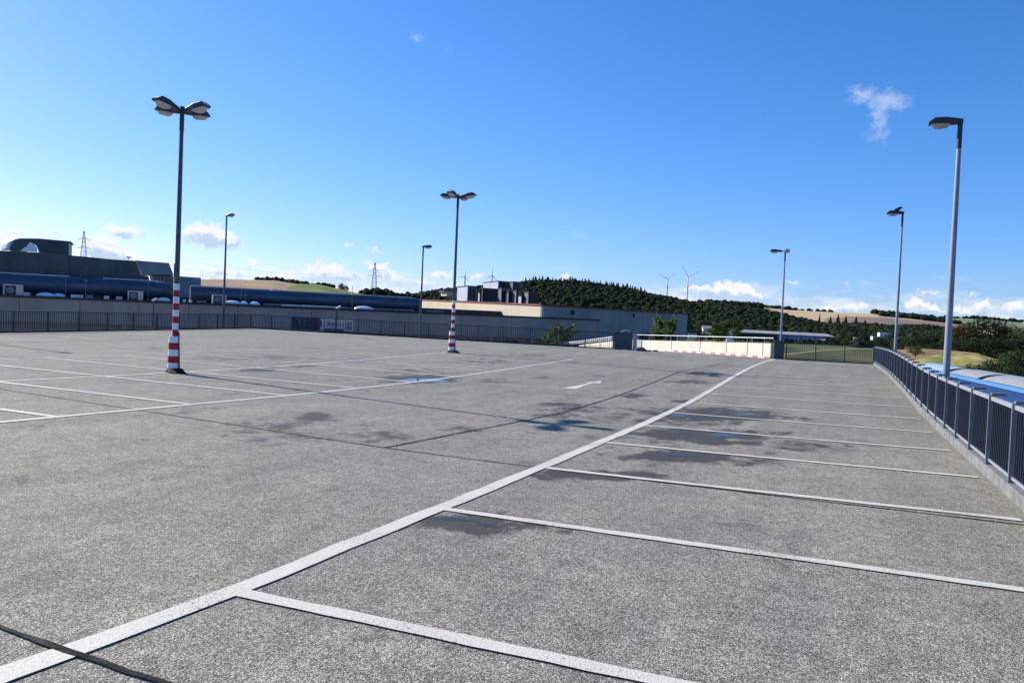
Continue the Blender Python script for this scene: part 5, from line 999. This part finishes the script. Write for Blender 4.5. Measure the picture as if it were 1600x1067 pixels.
# ------------------------------------------------------------------ blue building with barrel vaults at the right
b0, b1 = sight(1660, 620.5, 42), sight(1425, 571, 92); bd = (b1-b0)[:2]; BL = np.linalg.norm(bd); bd /= BL; bn = np.array([bd[1], -bd[0]])
if np.dot(bn, b0[:2]-CAM[:2]) < 0: bn = -bn
blue = empty('blue_building', (b0[0], b0[1], -7), 'deep blue building below the right fence with light blue roof edge and curved rooflights', 'building'); BO = Vector(blue.location)
def bp_(s_, off, z): p = b0[:2]+bd*s_+bn*off; return Vector((p[0], p[1], z))-BO
def bz(s_): return b0[2]+(b1[2]-b0[2])*s_/BL
n_ = 14; s_off = -26
for i in range(n_):
    a, b = s_off+(BL-s_off)*i/n_+.01, s_off+(BL-s_off)*(i+1)/n_-.01; MB().prism([bp_(a, 0, bz(a)-.26), bp_(b, 0, bz(b)-.26), bp_(b, 0, -7), bp_(a, 0, -7)], (*(bn*.2), 0)).build('cladding_panel', M_blue, blue)
MB().prism([bp_(s_off, -.12, bz(s_off)), bp_(BL, -.12, bz(BL)), bp_(BL, -.12, bz(BL)-.26), bp_(s_off, -.12, bz(s_off)-.26)], (*(bn*.15), 0)).build('roof_edge', M_bluetrim, blue)
MB().add([bp_(s_off, .3, bz(s_off)-.1), bp_(BL, .3, bz(BL)-.1), bp_(BL, 7, bz(BL)-.1), bp_(s_off, 7, bz(s_off)-.1)], [(0, 1, 2, 3)]).build('roof', M_roofgrey, blue)
MB().prism([bp_(BL, 0, bz(BL)-.1), bp_(BL, 7, bz(BL)-.1), bp_(BL, 7, -7), bp_(BL, 0, -7)], (*(bd*.2), 0)).build('end_wall', M_blue, blue)
MB().prism([bp_(s_off, 7, bz(s_off)-.1), bp_(BL, 7, bz(BL)-.1), bp_(BL, 7, -7), bp_(s_off, 7, -7)], (*(bn*.2), 0)).build('back_wall', M_blue, blue)
def bspx(px, off=0):
    r = ray(px, 580); o_ = b0[:2]+bn*off; M_ = np.array([[r[0], -bd[0]], [r[1], -bd[1]]]); return np.linalg.solve(M_, o_-CAM[:2])[1]
def vault(px0, px1, off, w, h, m, label, ribs):
    s0, s1 = bspx(px0, off), bspx(px1, off)
    if s0 > s1: s0, s1 = s1, s0
    root = empty('barrel_rooflight', bp_(s0, off, bz(s0)-.1)+BO, label, 'rooflight', 'curved rooflights on the blue building'); O = Vector(root.location)-BO; n = 10; nr_ = ribs
    for i in range(nr_):
        a, b = s0+(s1-s0)*i/nr_+.015, s0+(s1-s0)*(i+1)/nr_-.015; v = []; f = []
        for k in range(n+1):
            t = k/n; o2 = off+w*t; zz = h*math.sin(math.pi*t)**.8
            v += [bp_(a, o2, bz(a)-.05+zz)-O, bp_(b, o2, bz(b)-.05+zz)-O]
        f = [(2*k, 2*k+1, 2*k+3, 2*k+2) for k in range(n)]; o = MB().add(v, f, True).build('vault_panel', m, root)
        MB().tube([v_ for v_ in v[1::2]], .03, 5).build('rib', M_cap, root)
    for s_ in (s0, s1):
        v = [bp_(s_, off+w*k/n, bz(s_)-.05+h*math.sin(math.pi*k/n)**.8)-O for k in range(n+1)]; MB().add(v, [tuple(range(n+1))]).build('end_cheek', M_black, root)
vault(1536, 1760, .6, 3.4, .42, M_vault, 'nearest long grey-white curved rooflight, cut by the right edge', 20); vault(1483, 1527, .6, 3.4, .42, M_vault, 'second grey-white curved rooflight, just right of the big lamp pole', 9); vault(1432, 1474, .6, 3.4, .42, M_paleblue, 'pale blue curved rooflight just left of the big lamp pole', 8)

# ------------------------------------------------------------------ pylons, wires, wind turbines
def pylon(px, yt, yb, D, label, arms):
    T, B = sight(px, yt, D), sight(px, yb, D); H = T[2]-B[2]+6; r_ = empty('pylon', (T[0], T[1], T[2]-H), label, 'pylon', 'lattice power pylons', rz=-YAW*0+math.atan2(ray(px, 450)[1], ray(px, 450)[0])-math.pi/2+.25)
    w0, w1 = H*.085, H*.012; th = .16*D/500; mb_ = MB(); mb2 = MB(); n = 9
    def cor(u, k): w = w0+(w1-w0)*min(1, u*1.25) if u < .8 else w1; w = w0*(1-u)**1.1+w1; sx_, sy_ = ((1, 1), (1, -1), (-1, -1), (-1, 1))[k]; return Vector((sx_*w, sy_*w, u*H))
    for k in range(4):
        for i in range(n): mb_.bar(cor(i/n, k), cor((i+1)/n, k), th)
    for i in range(n):
        for k in range(4): mb2.bar(cor(i/n, k), cor((i+1)/n, (k+1) % 4), th*.6); mb2.bar(cor(i/n, (k+1) % 4), cor((i+1)/n, k), th*.6)
    mb_.build('tower_leg', M_steel, r_); mb2.build('bracing', M_steel, r_)
    for u, half in arms:
        MB().bar((-half, 0, u*H), (half, 0, u*H), th*1.1).bar((-half, 0, u*H), (0, 0, u*H+half*.22), th*.7).bar((half, 0, u*H), (0, 0, u*H+half*.22), th*.7).build('crossarm', M_steel, r_)
        for s_ in (-1, 1): MB().bar((s_*half, 0, u*H), (s_*half, 0, u*H-1.6*D/500), th*.8).build('insulator', M_steel, r_)
    return r_, H
pyA, HA = pylon(131.5, 361, 405, 380, 'lattice pylon rising behind the dark plant housing', [(.80, 2.4), (.58, 3.0)])
pyB, HB_ = pylon(586, 410, 462, 700, 'lattice pylon in the middle of the left sky above the long duct', [(.80, 4.2), (.66, 6.2)])
def Rz(o, v): return Vector(o.location)+Matrix.Rotation(o.rotation_euler.z, 3, 'Z')@Vector(v)
def wire(a, b, sag, r, label):
    pts_ = [a.lerp(b, t)-Vector((0, 0, sag*4*t*(1-t))) for t in [i/20 for i in range(21)]]; MB().tube(pts_, r, 4, cap=False).build('power_line', M_steel, None, label=label, cat='power line', group='power lines between the pylons')
for (hf, ua, la), (hb, ub) in (((2.4, .80, 'upper'), (4.2, .80)), ((3.0, .58, 'lower'), (6.2, .66))):
    for s_ in (-1, 1): wire(Rz(pyA, (s_*hf, 0, ua*HA)), Rz(pyB, (s_*hb, 0, ub*HB_)), 9, .02, '%s power line between the two pylons, %s one' % (la, 'nearer' if s_ < 0 else 'farther')); wire(Rz(pyA, (s_*hf, 0, ua*HA)), Vector(sight(-120, 330 if la == 'upper' else 372, 330)), 3, .015, '%s power line leaving left from the pylon behind the plant housing, %s one' % (la, 'nearer' if s_ < 0 else 'farther'))
def turbine(px, yhub, yb, D, bl_px, angs, label, rz, red=True):
    Hc = sight(px, yhub, D); B = sight(px, yb, D); z0 = B[2]-20; H = Hc[2]-z0; k = D/FPX; r_ = empty('wind_turbine', (Hc[0], Hc[1], z0), label, 'wind turbine', 'wind turbines on the skyline', rz=rz); bl = bl_px*k
    MB().tube([(0, 0, 0), (0, 0, H)], [1.6*k, 1.0*k], 12).build('tower', M_turb, r_); MB().tube([(0, 2.2*k, H+.4*k), (0, -2.6*k, H+.4*k)], [1.*k, 1.25*k], 10).build('nacelle', M_turb, r_)
    MB().tube([(0, -2.6*k, H+.4*k), (0, -3.6*k, H+.4*k)], [1.*k, .4*k], 10).build('hub', M_turb, r_)
    for a in angs:
        c_, s_ = math.cos(a), math.sin(a); pt = lambda u: Vector((c_*bl*u, -3.1*k, H+.4*k+s_*bl*u))
        o = MB().tube([pt(.0), pt(.2), pt(.5), pt(.72)], [.45*k, .7*k, .45*k, .33*k], 6).build('blade', M_turb, r_); MB().tube([pt(.725), pt(.86), pt(1)], [.33*k, .28*k, .12*k], 6).build('blade_tip', M_red if red else M_turb, o)
yv = YAW
turbine(1075, 433.5, 470, 2400, 20, (R(30), R(122), R(268)), 'taller of the two white wind turbines above the wooded slope', yv); turbine(1043, 437, 466, 2700, 15, (R(42), R(150), R(272)), 'smaller wind turbine left of the taller white one', yv)
turbine(726.5, 432.5, 447, 2500, 11, (R(82), R(-52), R(190)), 'wind turbine right above the bright silver roof unit', yv, False); turbine(769, 431, 445, 2400, 13, (R(86), R(-42), R(212)), 'wind turbine above the topmost silver roof unit', yv, False)
for px, yt, yb, lab in ((1246, 476, 486, 'faint distant mast above the far hill near the far lamp post'), (1318, 480, 489, 'faint distant mast above the tan field')):
    T, B = sight(px, yt, 2600), sight(px, yb, 2600); MB().tube([(0, 0, 0), (0, 0, T[2]-B[2]+10)], 1.2, 6).build('distant_mast', M_turb, None, label=lab, cat='mast').location = (B[0], B[1], B[2]-10)
